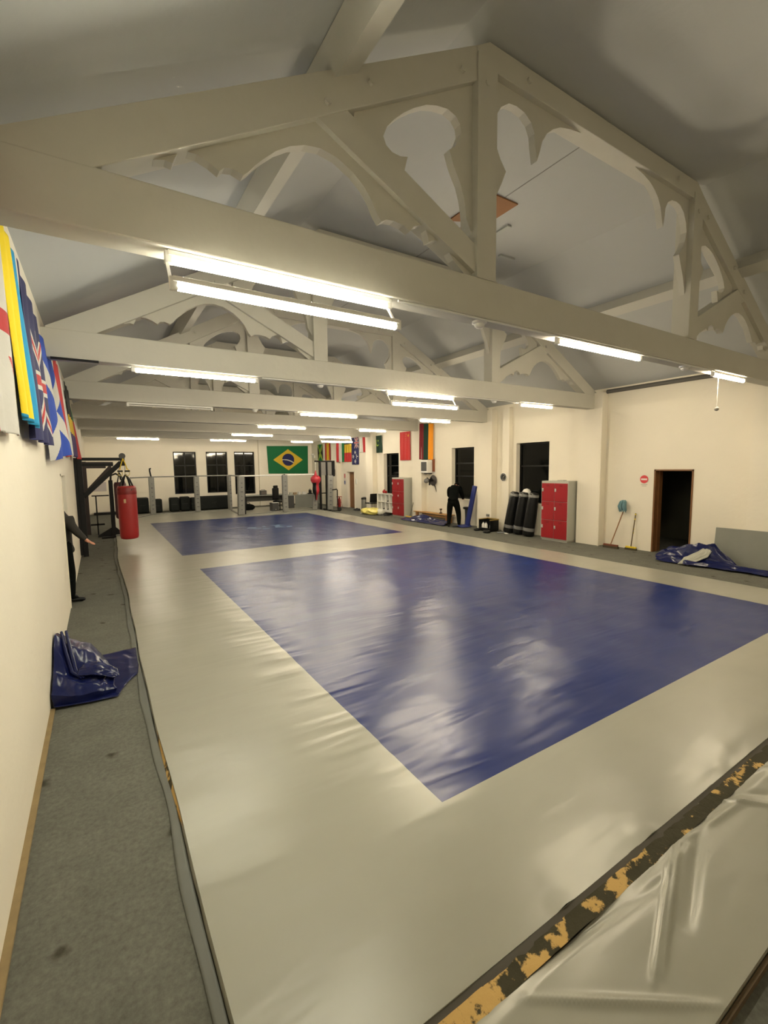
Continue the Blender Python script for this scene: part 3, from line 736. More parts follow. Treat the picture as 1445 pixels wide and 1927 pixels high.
def person(label, loc, rotz, pose, top_m, leg_m, hair=True, hoodie=False, bulk=1.0):
    """pose: joint dictionary in local space, facing +X"""
    t = thing('person', label, 'person', loc, rotz)
    J = {}; Lk = []
    def j(n, p, r, par=None):
        J[n] = (*p, r)
        if par: Lk.append((par, n))
    P = pose
    V = lambda n: Vector(P[n])
    j('pelvis', P['pelvis'], (.13, .10)); j('waist', V('pelvis').lerp(V('chest'), .45), (.125, .095), 'pelvis')
    j('chest', P['chest'], (.15, .11), 'waist'); j('neckb', P['neckb'], (.075, .07), 'chest'); j('neck', V('neckb').lerp(V('head'), .42), .052, 'neckb')
    hd = (V('head')-V('neckb')).normalized()
    j('jaw', V('head')-hd*.045, (.068, .066), 'neck'); j('head', V('head')+hd*.03, (.082, .090), 'jaw'); j('crown', V('head')+hd*.10, (.058, .064), 'head')
    for s in 'lr':
        j('sh'+s, P['sh'+s], .062, 'neckb'); j('el'+s, P['el'+s], .043, 'sh'+s); j('wr'+s, P['wr'+s], .028, 'el'+s)
        hand(J, Lk, 'h'+s, 'wr'+s, P.get('hd'+s, V('wr'+s)-V('el'+s)), P.get('hu'+s, (0, 0, 1)), mirror=1 if s == 'l' else -1, curl=P.get('curl', .3))
        j('hp'+s, P['hp'+s], .092, 'pelvis'); j('kn'+s, P['kn'+s], .058, 'hp'+s); j('an'+s, P['an'+s], .040, 'kn'+s)
        fd = Vector(P['fd'+s]).normalized()
        a = V('an'+s); j('bl'+s, (a.x+fd.x*.11, a.y+fd.y*.11, .032), (.036, .026), 'an'+s); j('to'+s, (a.x+fd.x*.175, a.y+fd.y*.175, .026), (.03, .02), 'bl'+s)
    fw = Vector(P['face']).normalized()
    fw = (fw-hd*fw.dot(hd)).normalized(); sd = hd.cross(fw); H = V('head')
    def face(b):
        n = H+fw*.088-hd*.012; b.ball(n, (.014, .014, .02), 8)
        for q in (-1, 1):
            b.ball(H+sd*.082*q-hd*.005, (.012, .012, .028), 8); b.ball(H+fw*.074+sd*.032*q+hd*.018, .012, 8)
        b.ball(H+fw*.074-hd*.052, (.016, .016, .007), 8)
    body = skin_mesh('body', J, Lk, SKIN, t, 2, face)
    body.data.materials.append(top_m); body.data.materials.append(leg_m)      # undershirt and tights below the outer clothes
    bare = {'neck', 'jaw', 'head', 'crown'}
    for f in body.data.polygons:
        k = min(J, key=lambda n: (Vector(J[n][:3])-f.center).length_squared)
        hd_ = k in bare or k[:2] in ('wr',) or (k[0] == 'h' and len(k) > 3 and k != 'head') or (f.center-V('head')).length < .17
        f.material_index = 0 if hd_ else (2 if k[:2] in ('hp', 'kn', 'an', 'bl', 'to') or k == 'pelvis' else 1)
    # clothes: a second skin a little outside the body
    g = lambda n, k: (*J[n][:3], tuple(x*bulk+k for x in (J[n][3] if isinstance(J[n][3], (tuple, list)) else (J[n][3],)*2)))
    top = {n: g(n, .022) for n in ('pelvis', 'waist', 'chest', 'neckb', 'shl', 'shr', 'ell', 'elr')}
    top = {'waist': top['waist'], **{k: v for k, v in top.items() if k != 'waist'}}
    hm = V('pelvis').lerp((V('hpl')+V('hpr'))/2, 1.0); hm.z -= .10
    top['hem'] = (*hm, (.19*bulk, .15*bulk))
    lk = [('waist', 'pelvis'), ('pelvis', 'hem'), ('waist', 'chest'), ('chest', 'neckb')]
    for s in 'lr':
        w = V('wr'+s).lerp(V('el'+s), -.08); top['cf'+s] = (*w, .042*bulk); lk += [('neckb', 'sh'+s), ('sh'+s, 'el'+s), ('el'+s, 'cf'+s)]
    if hoodie:
        top['hood'] = (*(V('neckb')-fw*.05+hd*.04), .085); lk.append(('neckb', 'hood'))
    skin_mesh('jacket', top, lk, top_m, t, 2)
    bp_ = V('pelvis').lerp(V('chest'), .3)
    leg = {'belt': (*bp_, (.115, .088)), 'pelvis': g('pelvis', .012)}; lk = [('belt', 'pelvis')]
    for s in 'lr':
        leg['hp'+s] = g('hp'+s, .018); leg['kn'+s] = g('kn'+s, .026); a = V('an'+s).lerp(V('kn'+s), -.06); leg['hm'+s] = (*a, .062)
        lk += [('pelvis', 'hp'+s), ('hp'+s, 'kn'+s), ('kn'+s, 'hm'+s)]
    skin_mesh('trousers', leg, lk, leg_m, t, 2)
    for s in 'lr':
        a = V('an'+s); fd = Vector(P['fd'+s]).normalized()
        sh = {'a': (a.x, a.y, .085, .047), 'h': (a.x-fd.x*.03, a.y-fd.y*.03, .042, (.042, .040)), 'b': (a.x+fd.x*.10, a.y+fd.y*.10, .040, (.046, .036)), 'c': (a.x+fd.x*.20, a.y+fd.y*.20, .032, (.040, .026))}
        skin_mesh('shoe', sh, [('a', 'h'), ('h', 'b'), ('b', 'c')], BLACKV, t, 2)
    if hair:
        c = H+hd*.062-fw*.022
        R_ = Matrix((sd, fw, hd)).transposed()
        b = MB(); b.lathe([(.005, .088), (.05, .076), (.08, .045), (.092, .01), (.092, -.03), (.078, -.07), (.06, -.09)], (0, 0, 0), 18)
        b.v = [tuple(c + R_ @ Vector((x*1.0, y*1.12, z))) for x, y, z in b.v]
        b.build('hair', HAIR, t, smooth=60)
    return t
# man bending over the window sill, his back to the hall
person('person in black hoodie bending over the window sill beside the blue strip', (10.62, 12.22, 0), math.radians(38), {
    'pelvis': (-.10, .0, .95), 'chest': (.06, .0, 1.25), 'neckb': (.19, 0, 1.40), 'head': (.33, -.03, 1.44), 'face': (.75, -.25, -.7),
    'shl': (.14, .20, 1.34), 'ell': (.34, .24, 1.08), 'wrl': (.58, .16, 1.00), 'shr': (.14, -.20, 1.32), 'elr': (.36, -.26, 1.06), 'wrr': (.60, -.22, .98),
    'hpl': (-.10, .11, .86), 'knl': (-.02, .15, .48), 'anl': (-.08, .17, .09), 'fdl': (1, .2, 0),
    'hpr': (-.10, -.11, .86), 'knr': (.02, -.17, .48), 'anr': (-.04, -.20, .09), 'fdr': (1, -.25, 0)}, BLACKCLOTH, BLACKCLOTH, hoodie=True, bulk=1.22)
# person half hidden in the left doorway, one arm held out into the hall (+X)
person('person in charcoal top half hidden in the left doorway, arm held out', (-.575, 9.0, 0), 0, {
    'pelvis': (0, 0, .93), 'chest': (.0, 0, 1.28), 'neckb': (.012, 0, 1.46), 'head': (-.075, 0, 1.645), 'face': (1, -.25, -.05),
    'shl': (-.02, .18, 1.42), 'ell': (-.02, .24, 1.14), 'wrl': (.05, .22, .92), 'shr': (.06, -.15, 1.42), 'elr': (.20, -.17, 1.19), 'wrr': (.325, -.13, 1.03),
    'hdr': (.7, .1, -.55), 'hur': (.5, -.2, .8), 'curl': -.32,
    'hpl': (0, .10, .86), 'knl': (.0, .12, .48), 'anl': (-.04, .13, .09), 'fdl': (1, .2, 0),
    'hpr': (.03, -.09, .86), 'knr': (.08, -.10, .48), 'anr': (.07, -.09, .09), 'fdr': (1, .05, 0)}, BROWNCLOTH, BLACKCLOTH, bulk=1.08)

# ------------------------------------------------------------------ tarps
def tarp(name, label, loc, fn, nu, nv, m=None, cat='tarp', solid=.004, mf=None):
    o = MB().grid(fn, nu, nv, mf).build(name, m or BLUET, None, smooth=28, fix=False, solid=solid)
    o.location = loc
    return tag(o, label, cat)
def lerp_tab(tab, u):
    x = u*(len(tab)-1); i = min(int(x), len(tab)-2); f = x-i
    a, b = tab[i], tab[i+1]
    if isinstance(a, (int, float)): return a+(b-a)*f
    return tuple(p+(q-p)*f for p, q in zip(a, b))
# folded pile by the left wall: rows of control points swept from wall to floor edge
def net(rows, rough, seed, zmin=.004):
    def f(u, v):
        r = v*(len(rows)-1); i = min(int(r), len(rows)-2); t_ = r-i
        a = lerp_tab(rows[i], u); b = lerp_tab(rows[i+1], u)
        p = [x+(y-x)*t_ for x, y in zip(a, b)]
        d = rough*min(1.0, .25+p[2]*5)*(.75*ridge(u*2.6+seed, v*3.1+seed*2) + .45*ridge(u*5.3+v*2, v*4.1-u*2+seed) + .18*nz(u*12, v*12, seed))
        return (p[0]+rough*.3*nz(u*7, v*5, seed+4), p[1]+rough*.3*nz(u*6, v*7, seed+8), max(zmin, p[2]+d))
    return f
t = thing('folded_tarp', 'glossy navy blue vinyl cover folded in a pile against the left wall', 'tarp', (-.2, 5.5, 0))
# broad flap lying on the carpet
fl = [[(-.27, -.62, .03), (.0, -.66, .02), (.22, -.66, .015), (.24, -.52, .012)],
      [(-.27, -.2, .03), (.05, -.25, .025), (.36, -.22, .02), (.42, -.2, .01)],
      [(-.27, .2, .03), (.1, .25, .03), (.33, .28, .02), (.47, .22, .01)],
      [(-.27, .5, .03), (.05, .52, .02), (.3, .56, .02), (.47, .6, .01)]]
MB().grid(net(fl, .012, 1.0), 40, 40).build('ground_flap', BLUET, t, smooth=28, fix=False, solid=.004)
# thick folded body: front face, top, sloping back up to the wall
bd = [[(-.275, -.58, .01), (-.1, -.62, .008), (.1, -.60, .008), (.2, -.56, .01)],
      [(-.285, -.585, .12), (-.1, -.63, .10), (.1, -.61, .07), (.22, -.56, .05)],
      [(-.285, -.50, .17), (-.12, -.54, .15), (.08, -.52, .11), (.2, -.50, .07)],
      [(-.285, -.30, .24), (-.15, -.36, .16), (.08, -.36, .10), (.21, -.36, .12)],
      [(-.285, -.10, .40), (-.17, -.22, .24), (.05, -.22, .20), (.20, -.26, .14)],
      [(-.28, .10, .47), (-.18, .0, .38), (.0, -.02, .27), (.16, -.12, .16)],
      [(-.275, .32, .42), (-.16, .30, .34), (.02, .26, .26), (.13, .10, .12)],
      [(-.27, .50, .02), (-.15, .50, .02), (.02, .46, .02), (.10, .30, .02)]]
MB().grid(net(bd, .022, 2.0), 44, 56).build('folded_body', BLUET, t, smooth=28, fix=False, solid=.004)
# hem: two parallel folded bands running down from the top corner
for k in (0, 1):
    q = [(-.23+.04*k, .16, .485), (-.19+.04*k, -.10, .37), (-.135+.03*k, -.33, .215), (-.06+.02*k, -.40, .165)]
    MB().tube(q, [.014, .017, .017, .012], 8).build('hem_fold', BLUET, t, smooth=50)
sf = [[(-.10, -.40, .19), (.05, -.42, .17), (.2, -.47, .12)], [(-.08, -.33, .235), (.08, -.38, .215), (.25, -.44, .12)], [(.0, -.2, .24), (.12, -.25, .22), (.24, -.34, .15)]]
MB().grid(net(sf, .012, 5.0), 24, 16).build('hem_fold', BLUET, t, smooth=28, fix=False, solid=.004)

GREYB = mat('grey_tarp_back', (.42, .42, .36), .45)
tl = [[(.26, .98, .01), (.30, .70, .01), (.28, .25, .01), (.14, -.05, .01), (.10, -.5, .01), (.06, -1.0, .01), (.1, -1.8, .01)],
      [(.14, 1.05, .05), (.12, .78, .20), (.12, .40, .26), (.10, -.02, .34), (.06, -.45, .03), (.02, -1.0, .03), (.04, -1.8, .04)],
      [(.02, .90, .14), (-.02, .70, .17), (.02, .40, .31), (.04, .0, .36), (.0, -.5, .06), (-.06, -1.0, .05), (-.04, -1.8, .07)],
      [(-.14, 1.02, .05), (-.14, .68, .09), (-.12, .34, .16), (-.08, .02, .10), (-.1, -.5, .04), (-.14, -1.0, .05), (-.12, -1.8, .05)],
      [(-.34, .92, .01), (-.30, .60, .01), (-.34, .30, .01), (-.26, -.05, .01), (-.2, -.5, .01), (-.22, -1.0, .01), (-.2, -1.8, .01)]]
t = thing('crumpled_tarp', 'crumpled blue tarp with a grey lining on the floor below the leaning grey board', 'tarp', (10.62, 4.2, 0))
MB().grid(net(tl, .13, 7.0), 130, 70).build('blue_sheet', BLUET, t, smooth=28, fix=False, solid=.004)
gl = [[(-.36, .46, .02), (-.33, .36, .03), (-.31, .28, .02)], [(-.26, .38, .16), (-.22, .24, .17), (-.20, .14, .12)], [(-.16, .24, .25), (-.13, .10, .27), (-.12, .0, .20)], [(-.06, .12, .36), (-.04, .03, .365), (-.04, -.03, .33)]]
o = MB().grid(net(gl, .02, 3.0), 20, 16).build('grey_lining', GREYB, t, smooth=28, fix=False, solid=.004); o['label'] = 'turned back pale grey lining'
t3 = [[(-.38, 1.3, .01), (-.34, .4, .01), (-.3, -.5, .01), (-.3, -1.35, .01)], [(-.18, 1.3, .06), (-.12, .4, .14), (-.1, -.3, .10), (-.1, -1.3, .07)],
      [(.05, 1.2, .05), (.06, .3, .22), (.1, -.4, .12), (.1, -1.2, .10)], [(.25, 1.2, .01), (.28, .3, .06), (.3, -.4, .05), (.28, -1.1, .01)]]
tarp('crumpled_tarp', 'crumpled blue tarp on the floor in front of the wooden bench', (10.68, 13.85, 0), net(t3, .07, 4.0), 70, 50)

# leaning grey foam board
GB = mat('grey_foam_board', (.22, .225, .20), .75, var=.08, vscale=4, bump=.002, bscale=60)
t = thing('foam_board', 'large grey foam board leaning on the wall right of the open doorway', 'board', (10.97, 3.35, 0))
MB().box(-.03, .03, -.95, .95, 0, .79, M=Matrix.Rotation(math.radians(7), 4, 'Y')).build('board', GB, t, bevel=.012)
tag(MB().box(10.6, 10.85, 4.98, 5.2, .0, .06).build('foam_offcut', GREYB, None, bevel=.01), 'small pale grey offcut on the floor at the foot of the open doorway', 'offcut')

# ------------------------------------------------------------------ lockers
def locker(label, loc, W_=.88, D_=.5, H_=1.70):
    t = thing('locker', label, 'locker', loc, -PI/2, 'red metal lockers on the right wall')
    MB().box(-W_/2, W_/2, -D_/2, D_/2, .04, H_).build('body', GREYL, t, bevel=.006)
    MB().box(-W_/2+.02, W_/2-.02, -D_/2+.02, D_/2, 0, .04).build('plinth', GREYL, t)
    cw = (W_-.03)/2; rh = (H_-.13)/3
    for c in range(2):
        for r in range(3):
            x0 = -W_/2+.015+c*cw+.006; x1 = x0+cw-.012; z0 = .075+r*rh; z1 = z0+rh-.008
            d = MB().box(x0, x1, -D_/2-.016, -D_/2-.001, z0, z1).build('door', REDL, t, bevel=.004)
            zz = z0+rh*.62
            MB().box(x0+.012, x0+.058, -D_/2-.030, -D_/2-.014, zz-.045, zz+.045).build('lock_plate', mat('pale_lock_plate', (.6, .58, .55), .4), d, bevel=.003)
            MB().cyl((x0+.035, -D_/2-.030, zz-.015), (x0+.035, -D_/2-.042, zz-.015), .013, n=10).build('lock', CHROME, d)
            v = MB()
            for q in range(3): v.box((x0+x1)/2-.05, (x0+x1)/2+.05, -D_/2-.0185, -D_/2-.015, z1-.05-q*.018, z1-.044-q*.018)
            v.build('vent_slots', mat('dark_red_slot', lin(90, 8, 14), .6), d)
    return t
locker('red and grey six door locker beside the black punch bags, nearest the open doorway', (11.055, 8.17, 0))
locker('red and grey six door locker farther back, beside the white cubby shelf', (11.08, 16.1, 0), .92, .46)
tag(MB().box(10.95, 11.1, 8.0, 8.2, 1.701, 1.725).build('paper_pad', mat('grey_paper', (.4, .4, .36), .7), None, bevel=.004), 'thin grey pad lying on top of the near red locker', 'pad')

# ------------------------------------------------------------------ punch bags leaning by the near locker
def stand_bag(label, loc, lean, h=1.36, r=.175, cap=None):
    t = thing('punch_bag', label, 'punch bag', loc, 0, 'black punch bags standing by the near locker')
    M = Matrix.Rotation(lean[0], 4, 'X') @ Matrix.Rotation(lean[1], 4, 'Y')
    pr = [(r*.8, .02), (r*.97, .04), (r, .09), (r*1.0, .5), (r*.95, .9), (r*.86, h-.1), (r*.80, h-.03), (r*.6, h)]
    MB().lathe(pr, n=24, M=M).build('bag_body', BLACKV, t, smooth=50)
    MB().lathe([(r*1.005, .18), (r*1.012, .19), (r*1.012, .27), (r*1.005, .28)], n=24, M=M).build('tape_band', mat('grey_tape', (.16, .16, .16), .5), t, smooth=40)
    MB().lathe([(r*.88, h-.13), (r*.90, h-.125), (r*.86, h-.06), (r*.83, h-.055)], n=24, M=M).build('top_band', mat('worn_grey_band', (.22, .22, .21), .5), t, smooth=40)
    s = MB()
    P = [M @ Vector(p) for p in ((-r*.78, -.05, h-.12), (-r*.74, -.06, h-.02), (-r*.74, .07, h-.02), (-r*.82, .02, h-.17))]
    s.tube(P+[P[0]], .012, 8); s.build('strap_loop', MATS['worn_grey_band'], t, smooth=50)
    if cap: MB().lathe([(r*.92, h-.10), (r*.98, h-.03), (r*.9, h+.06), (r*.6, h+.13), (.01, h+.155)], n=24, M=M).build('white_cap', cap, t, smooth=60)
    return t
stand_bag('leftmost black punch bag leaning towards the near red locker', (11.02, 10.05, 0), (math.radians(9), math.radians(3)), 1.34, .165)
stand_bag('middle black punch bag of the front three by the near red locker', (10.99, 9.62, 0), (math.radians(7), math.radians(3)), 1.34, .165)
stand_bag('front black punch bag, touching the near red locker', (10.92, 9.17, 0), (math.radians(7), math.radians(2)), 1.34, .175)
stand_bag('black punch bag with a white domed cap standing behind the others', (11.19, 9.50, 0), (math.radians(1), 0), 1.28, .145, WHITEP)

# ------------------------------------------------------------------ small things on and along the right wall
def disc(b, c, r, d0, d1, n=28, mi=0):
    return b.cyl((c[0]+d0, c[1], c[2]), (c[0]+d1, c[1], c[2]), r, n=n, mi=mi)
t = thing('wall_clock', 'round black wall clock between the two near windows', 'clock', (WR-.16, 10.58-.02, 1.78))
t.location.x = 11.2
disc(MB(), (0, 0, 0), .135, -.035, 0).build('rim', WHITEP, t, smooth=40)
disc(MB(), (0, 0, 0), .122, -.040, -.034).build('dial', mat('black_dial', (.012, .012, .013), .4), t, smooth=40)
b = MB()
for k in range(12):
    a = k*PI/6; b.cbox((-.041, math.sin(a)*.098, math.cos(a)*.098), (.003, .012, .018))
b.build('hour_marks', WHITEP, t)
MB().bar((-.043, 0, 0), (-.043, -.05, .04), .008, .003).bar((-.044, 0, 0), (-.044, .01, -.085), .006, .003).build('hands', WHITEP, t)
t.location = (11.2, 10.42, 1.78)

t = thing('wall_socket', 'grey double wall socket low on the wall above the tool crate', 'socket', (11.098, 11.02, .48))
MB().box(-.012, 0, -.075, .075, -.045, .045).build('plate', mat('grey_socket', (.30, .30, .28), .4, metal=.3), t, bevel=.004)
MB().box(-.016, -.011, -.05, -.02, -.02, .02).box(-.016, -.011, .02, .05, -.02, .02).build('socket_face', DARKG, t)

t = thing('no_entry_sign', 'round red no entry sign left of the open doorway', 'sign', (WR-.002, 6.0, 1.77))
disc(MB(), (0, 0, 0), .105, -.008, 0).build('white_disc', WHITEP, t, smooth=40)
disc(MB(), (0, 0, 0), .098, -.011, -.007).build('red_disc', mat('sign_red', lin(214, 66, 70), .5), t, smooth=40)
MB().box(-.0135, -.010, -.072, .072, -.020, .020).build('white_bar', WHITEP, t)
b = MB()
for k, wd in enumerate((.16, .11)): b.box(-.004, 0, -wd/2, wd/2, -.135-k*.035, -.122-k*.035)
b.build('caption_strip', mat('sign_grey', (.45, .42, .36), .6), t)

# wall heater box
t = thing('wall_heater', 'white box heater with a dark screen on the wall under the banded flag', 'heater', (WR, 14.50, 1.9))
MB().box(-.3, 0, -.2, .24, 0, .52).build('case', WHITEP, t, bevel=.015)
MB().box(-.312, -.299, -.15, .20, .08, .44).build('grille', DARKG, t, bevel=.004)
MB().box(-.2, -.02, -.14, .14, -.04, 0).build('wall_bracket', DARKG, t)
MB().box(-.06, 0, -.30, -.21, .05, .55).build('brown_side_strip', mat('brown_strip', lin(130, 72, 46), .7), t)
# wall fan
t = thing('wall_fan', 'dark wall fan with a grey motor on the wall below the white heater', 'fan', (WR, 14.25, 1.6))
M = Matrix.Rotation(-PI/2, 4, 'Y')
MB().lathe([(.01, 0), (.08, 0), (.21, .015), (.215, .03), (.2, .04), (.05, .05)], n=24, M=M, c=(-.02, 0, 0)).build('back_plate', mat('fan_plastic', (.07, .06, .055), .5), t, smooth=40)
MB().cyl((-.07, 0, 0), (-.26, .03, -.02), .045, n=14).build('neck', BLACKM, t, smooth=40)
MB().ball((-.34, .06, -.01), (.11, .09, .10)).build('motor', mat('fan_motor', (.17, .17, .17), .45), t, smooth=60)
b = MB()
for k in range(3):
    a = k*2*PI/3+.5; b.bar((-.2, .04, 0), (-.2, .04+.19*math.cos(a), .19*math.sin(a)), .09, .008, up=(1, 0, .3))
b.build('blade', BLACKM, t)
MB().tube([(-.05, -.05, -.15), (-.03, -.1, -.24), (-.02, -.14, -.36), (-.01, -.16, -.45)], [.02, .016, .012, .006], 8).build('cable', BLACKM, t, smooth=50)

# mop and brooms
def broom(name, label, cat, base, top, headm, hw, hh, stick, extra=None):
    t = thing(name, label, cat, base)
    d = Vector(top)-Vector(base)
    MB().box(-.03, .03, -hw/2, hw/2, hh*.55, hh).build('head', headm, t, bevel=.006)
    MB().box(-.036, .036, -hw/2-.008, hw/2+.008, 0, hh*.57).build('bristles', mat('dark_bristle_'+name, (.06, .05, .03), .9, var=.4, vscale=60), t)
    MB().cyl((0, 0, hh), d, .013, n=10).build('handle', stick, t, smooth=40)
    if extra: extra(t, d)
    return t
def mophead(t, d):
    b = MB()
    random.seed(5)
    for k in range(26):
        a = random.uniform(-1, 1); q = random.uniform(.0, .05)
        p0 = d+Vector((-.02, .02, .10)); 
        b.tube([p0+Vector((-q, a*.02, .03)), p0+Vector((-.04-q, a*.06, 0.0)), p0+Vector((-.05-q, a*.085+.02, -.12)), p0+Vector((-.04-q, a*.08, -.22-random.uniform(0, .05)))], [.012, .02, .02, .012], 6)
    b.build('mop_strands', mat('blue_grey_mop', lin(104, 138, 146), .95, bump=.01, bscale=60), t, smooth=50)
broom('broom', 'wooden broom with a brown head, a blue grey mop draped on its handle', 'broom', (11.05, 6.62, 0), (11.31, 6.42, 1.10), mat('brown_broom_head', lin(110, 58, 36), .6), .38, .10, mat('stick_wood', lin(140, 98, 60), .55), mophead)
YST = mat('yellow_broom_head', lin(214, 186, 30), .5)
def bands(t, d):
    b = MB()
    for k in (.45, .55, .82, .95): b.cyl(d*k, d*(k+.035), .016, n=10)
    b.build('yellow_bands', YST, t)
broom('broom', 'short broom with a bright yellow head just left of the open doorway', 'broom', (11.18, 6.17, 0), (11.32, 6.16, .92), YST, .26, .09, mat('dark_stick', lin(92, 74, 44), .55), bands)
broom('broom', 'broom with a wide yellow and black head between the far locker and the bench', 'broom', (10.86, 15.25, 0), (11.33, 15.42, 1.15), mat('yellow_broom_wood', lin(206, 168, 60), .5), .52, .11, mat('grey_stick', (.12, .11, .09), .5))

# bench with a spool on it
t = thing('bench', 'low wooden bench along the right wall behind the blue tarp', 'bench', (11.14, 14.05, 0))
MB().box(-.14, .14, -1.15, 1.15, .30, .335).build('seat', PINE, t, bevel=.006)
for y in (-.95, .95): MB().box(-.12, .12, y-.06, y+.06, 0, .30).build('leg', mat('bench_leg_wood', lin(140, 96, 52), .55), t, bevel=.004)
MB().box(-.02, .02, -.95, .95, .18, .26).build('rail', PINE, t)
t = thing('hand_weight', 'small dark spool shaped hand weight standing on the wooden bench', 'hand weight', (11.12, 13.55, .335))
MB().lathe([(.06, 0), (.06, .04), (.02, .06), (.02, .13), (.05, .15), (.055, .19)], n=16).build('spool', mat('dark_brown', (.07, .045, .025), .5), t, smooth=40)

# stool
t = thing('stool', 'black round topped pedestal stool under the window behind the blue strip', 'stool', (11.12, 12.05, 0))
MB().lathe([(.15, .62), (.165, .63), (.165, .68), (.15, .695), (.01, .70)], n=24).build('seat', BLACKV, t, smooth=40)
MB().lathe([(.11, 0), (.105, .03), (.09, .3), (.10, .6), (.12, .62)], n=20).build('pedestal', mat('dark_steel', (.045, .05, .055), .4, metal=.4), t, smooth=40)
# blue strip standing on end
t = thing('folded_mat_strip', 'tall folded blue vinyl strip leaning upright beside the window', 'mat strip', (10.98, 11.82, 0))
BS = mat('blue_strip_vinyl', (.020, .032, .17), .35)
MB().bar((0, 0.1, .02), (.12, -.16, 1.46), .17, .085, up=(1, 0, 0)).build('upright_fold', BS, t, bevel=.012)
ft = [[(-.45, .42, .01), (-.2, .45, .01), (.1, .3, .01)], [(-.42, .2, .06), (-.1, .2, .08), (.1, .12, .10)], [(-.38, -.06, .01), (-.1, -.1, .02), (.1, -.05, .02)]]
MB().grid(net(ft, .025, 6.0), 20, 14).build('ground_fold', BS, t, smooth=30, fix=False, solid=.004)

# open tool crate with bottles, tape rolls beside it
t = thing('tool_crate', 'black open tool crate with yellow trim on the floor below the socket', 'crate', (10.86, 10.75, 0), -PI/2)
b = MB().box(-.26, .26, -.2, .2, .02, .04)
for a in ((-.26, .26, .185, .2), (-.26, -.245, -.2, .2), (.245, .26, -.2, .2)): b.box(a[0], a[1], a[2], a[3], .02, .38)
b.box(-.26, .26, -.2, -.185, .02, .12)
b.build('box', BLACKV, t, bevel=.004)
MB().box(-.265, .265, .18, .205, .38, .41).box(-.27, -.24, -.205, .205, .37, .40).box(.24, .27, -.205, .205, .37, .40).build('trim', mat('dull_yellow_trim', lin(150, 126, 60), .5), t, bevel=.004)
bl = None
for k, (px_, py_, lb) in enumerate(((10.80, 10.93, 'white bottle at the left inside the black tool crate'), (10.78, 10.79, 'white bottle in the middle of the black tool crate'), (10.80, 10.57, 'white bottle at the right inside the black tool crate'))):
    if bl is None:
        bl = thing('bottle', lb, 'bottle', (px_, py_, .04), 0, 'bottles in the tool crate')
        MB().lathe([(.05, 0), (.055, .02), (.055, .17), (.03, .21), (.02, .23)], n=16).build('bottle_body', WHITEP, bl, smooth=40)
        MB().lathe([(.024, .23), (.024, .265), (.005, .268)], n=12).build('cap', DARKG, bl, smooth=40)
    else: dup(bl, (px_, py_, .04), lb)
def ring(label, c, r):
    b = MB()
    P = [(r*math.cos(2*PI*k/20), r*math.sin(2*PI*k/20), .045) for k in range(21)]
    o = b.tube(P, .035, 8, cap=False).build('tape_roll', BLACKV, None, smooth=60); o.location = c
    return tag(o, label, 'tape roll', 'black rolls beside the crate')
ring('black roll on the floor at the left corner of the tool crate', (10.55, 10.98, 0), .075); ring('black roll on the floor in front of the tool crate', (10.44, 10.42, 0), .09)
tag(MB().bar((10.7, 10.2, .015), (10.95, 10.1, .015), .12, .02).build('grey_bar', mat('grey_bar', (.25, .27, .3), .5), None, bevel=.004), 'flat grey bar on the floor right of the tool crate', 'bar')
tag(MB().bar((10.85, 10.02, .012), (10.78, 9.86, .012), .07, .02).build('paper_scrap', WHITEP, None), 'scrap of white paper on the floor before the leftmost punch bag', 'paper')

# ------------------------------------------------------------------ far right: cubby, shoes, bag, chair, bin, extinguisher
t = thing('cubby_shelf', 'white cubby shelf with two rows of compartments left of the far locker', 'shelf', (11.1, 17.28, 0), -PI/2)
Wc, Dc = 1.38, .36; b = MB()
for z in (.22, .58, .94): b.box(-Wc/2, Wc/2, -Dc/2, Dc/2, z-.018, z+.018)
for k in range(5): x = -Wc/2+.018+(Wc-.036)*k/4; b.box(x-.018, x+.018, -Dc/2, Dc/2, .2, .958)
b.build('carcass', WHITEP, t, bevel=.003)
MB().box(-Wc/2, Wc/2, Dc/2-.012, Dc/2, .2, .95).build('back_panel', mat('pale_grey_board', (.5, .5, .47), .6), t)
MB().box(-Wc/2, Wc/2, -Dc/2-.004, -Dc/2+.02, .13, .2).build('plinth_rail', WHITEP, t)
for x in (-.62, .62): MB().box(x-.03, x+.03, -.12, .12, 0, .2).build('foot', DARKG, t)
def shoe(label, loc, rz, m, grp):
    t = thing('shoe', label, 'shoe', loc, rz, grp)
    b = MB(); b.grid(lambda u, v: 0, 1, 1) if False else None
    prof = [(-.13, .035, .10), (-.10, .042, .115), (-.03, .044, .105), (.03, .047, .075), (.09, .050, .055), (.13, .042, .045), (.155, .02, .032)]
    n = 10; vs = []; fs = []
    for x, w, h in prof:
        for k in range(n):
            a = PI*k/(n-1); vs.append((x, w*math.cos(a), .018+(h-.018)*math.sin(a)**.7))
    for i in range(len(prof)-1):
        for k in range(n-1): fs.append((i*n+k, i*n+k+1, (i+1)*n+k+1, (i+1)*n+k))
    fs.append(tuple(range(n))); fs.append(tuple((len(prof)-1)*n+k for k in range(n)))
    MB().add(vs, fs).build('upper', m, t, smooth=50)
    MB().prism([(-.135, -.038), (-.03, -.045), (.09, -.052), (.14, -.04), (.16, 0), (.14, .04), (.09, .052), (-.03, .045), (-.135, .038)], lambda u, v, w: (u, v, w), 0, .02).build('sole', DARKG, t)
    return t
GS = 'shoes by the cubby shelf'
sh = shoe('dark shoe on the floor at the left end under the cubby shelf', (10.75, 17.75, 0), 2.6, BLACKV, GS)
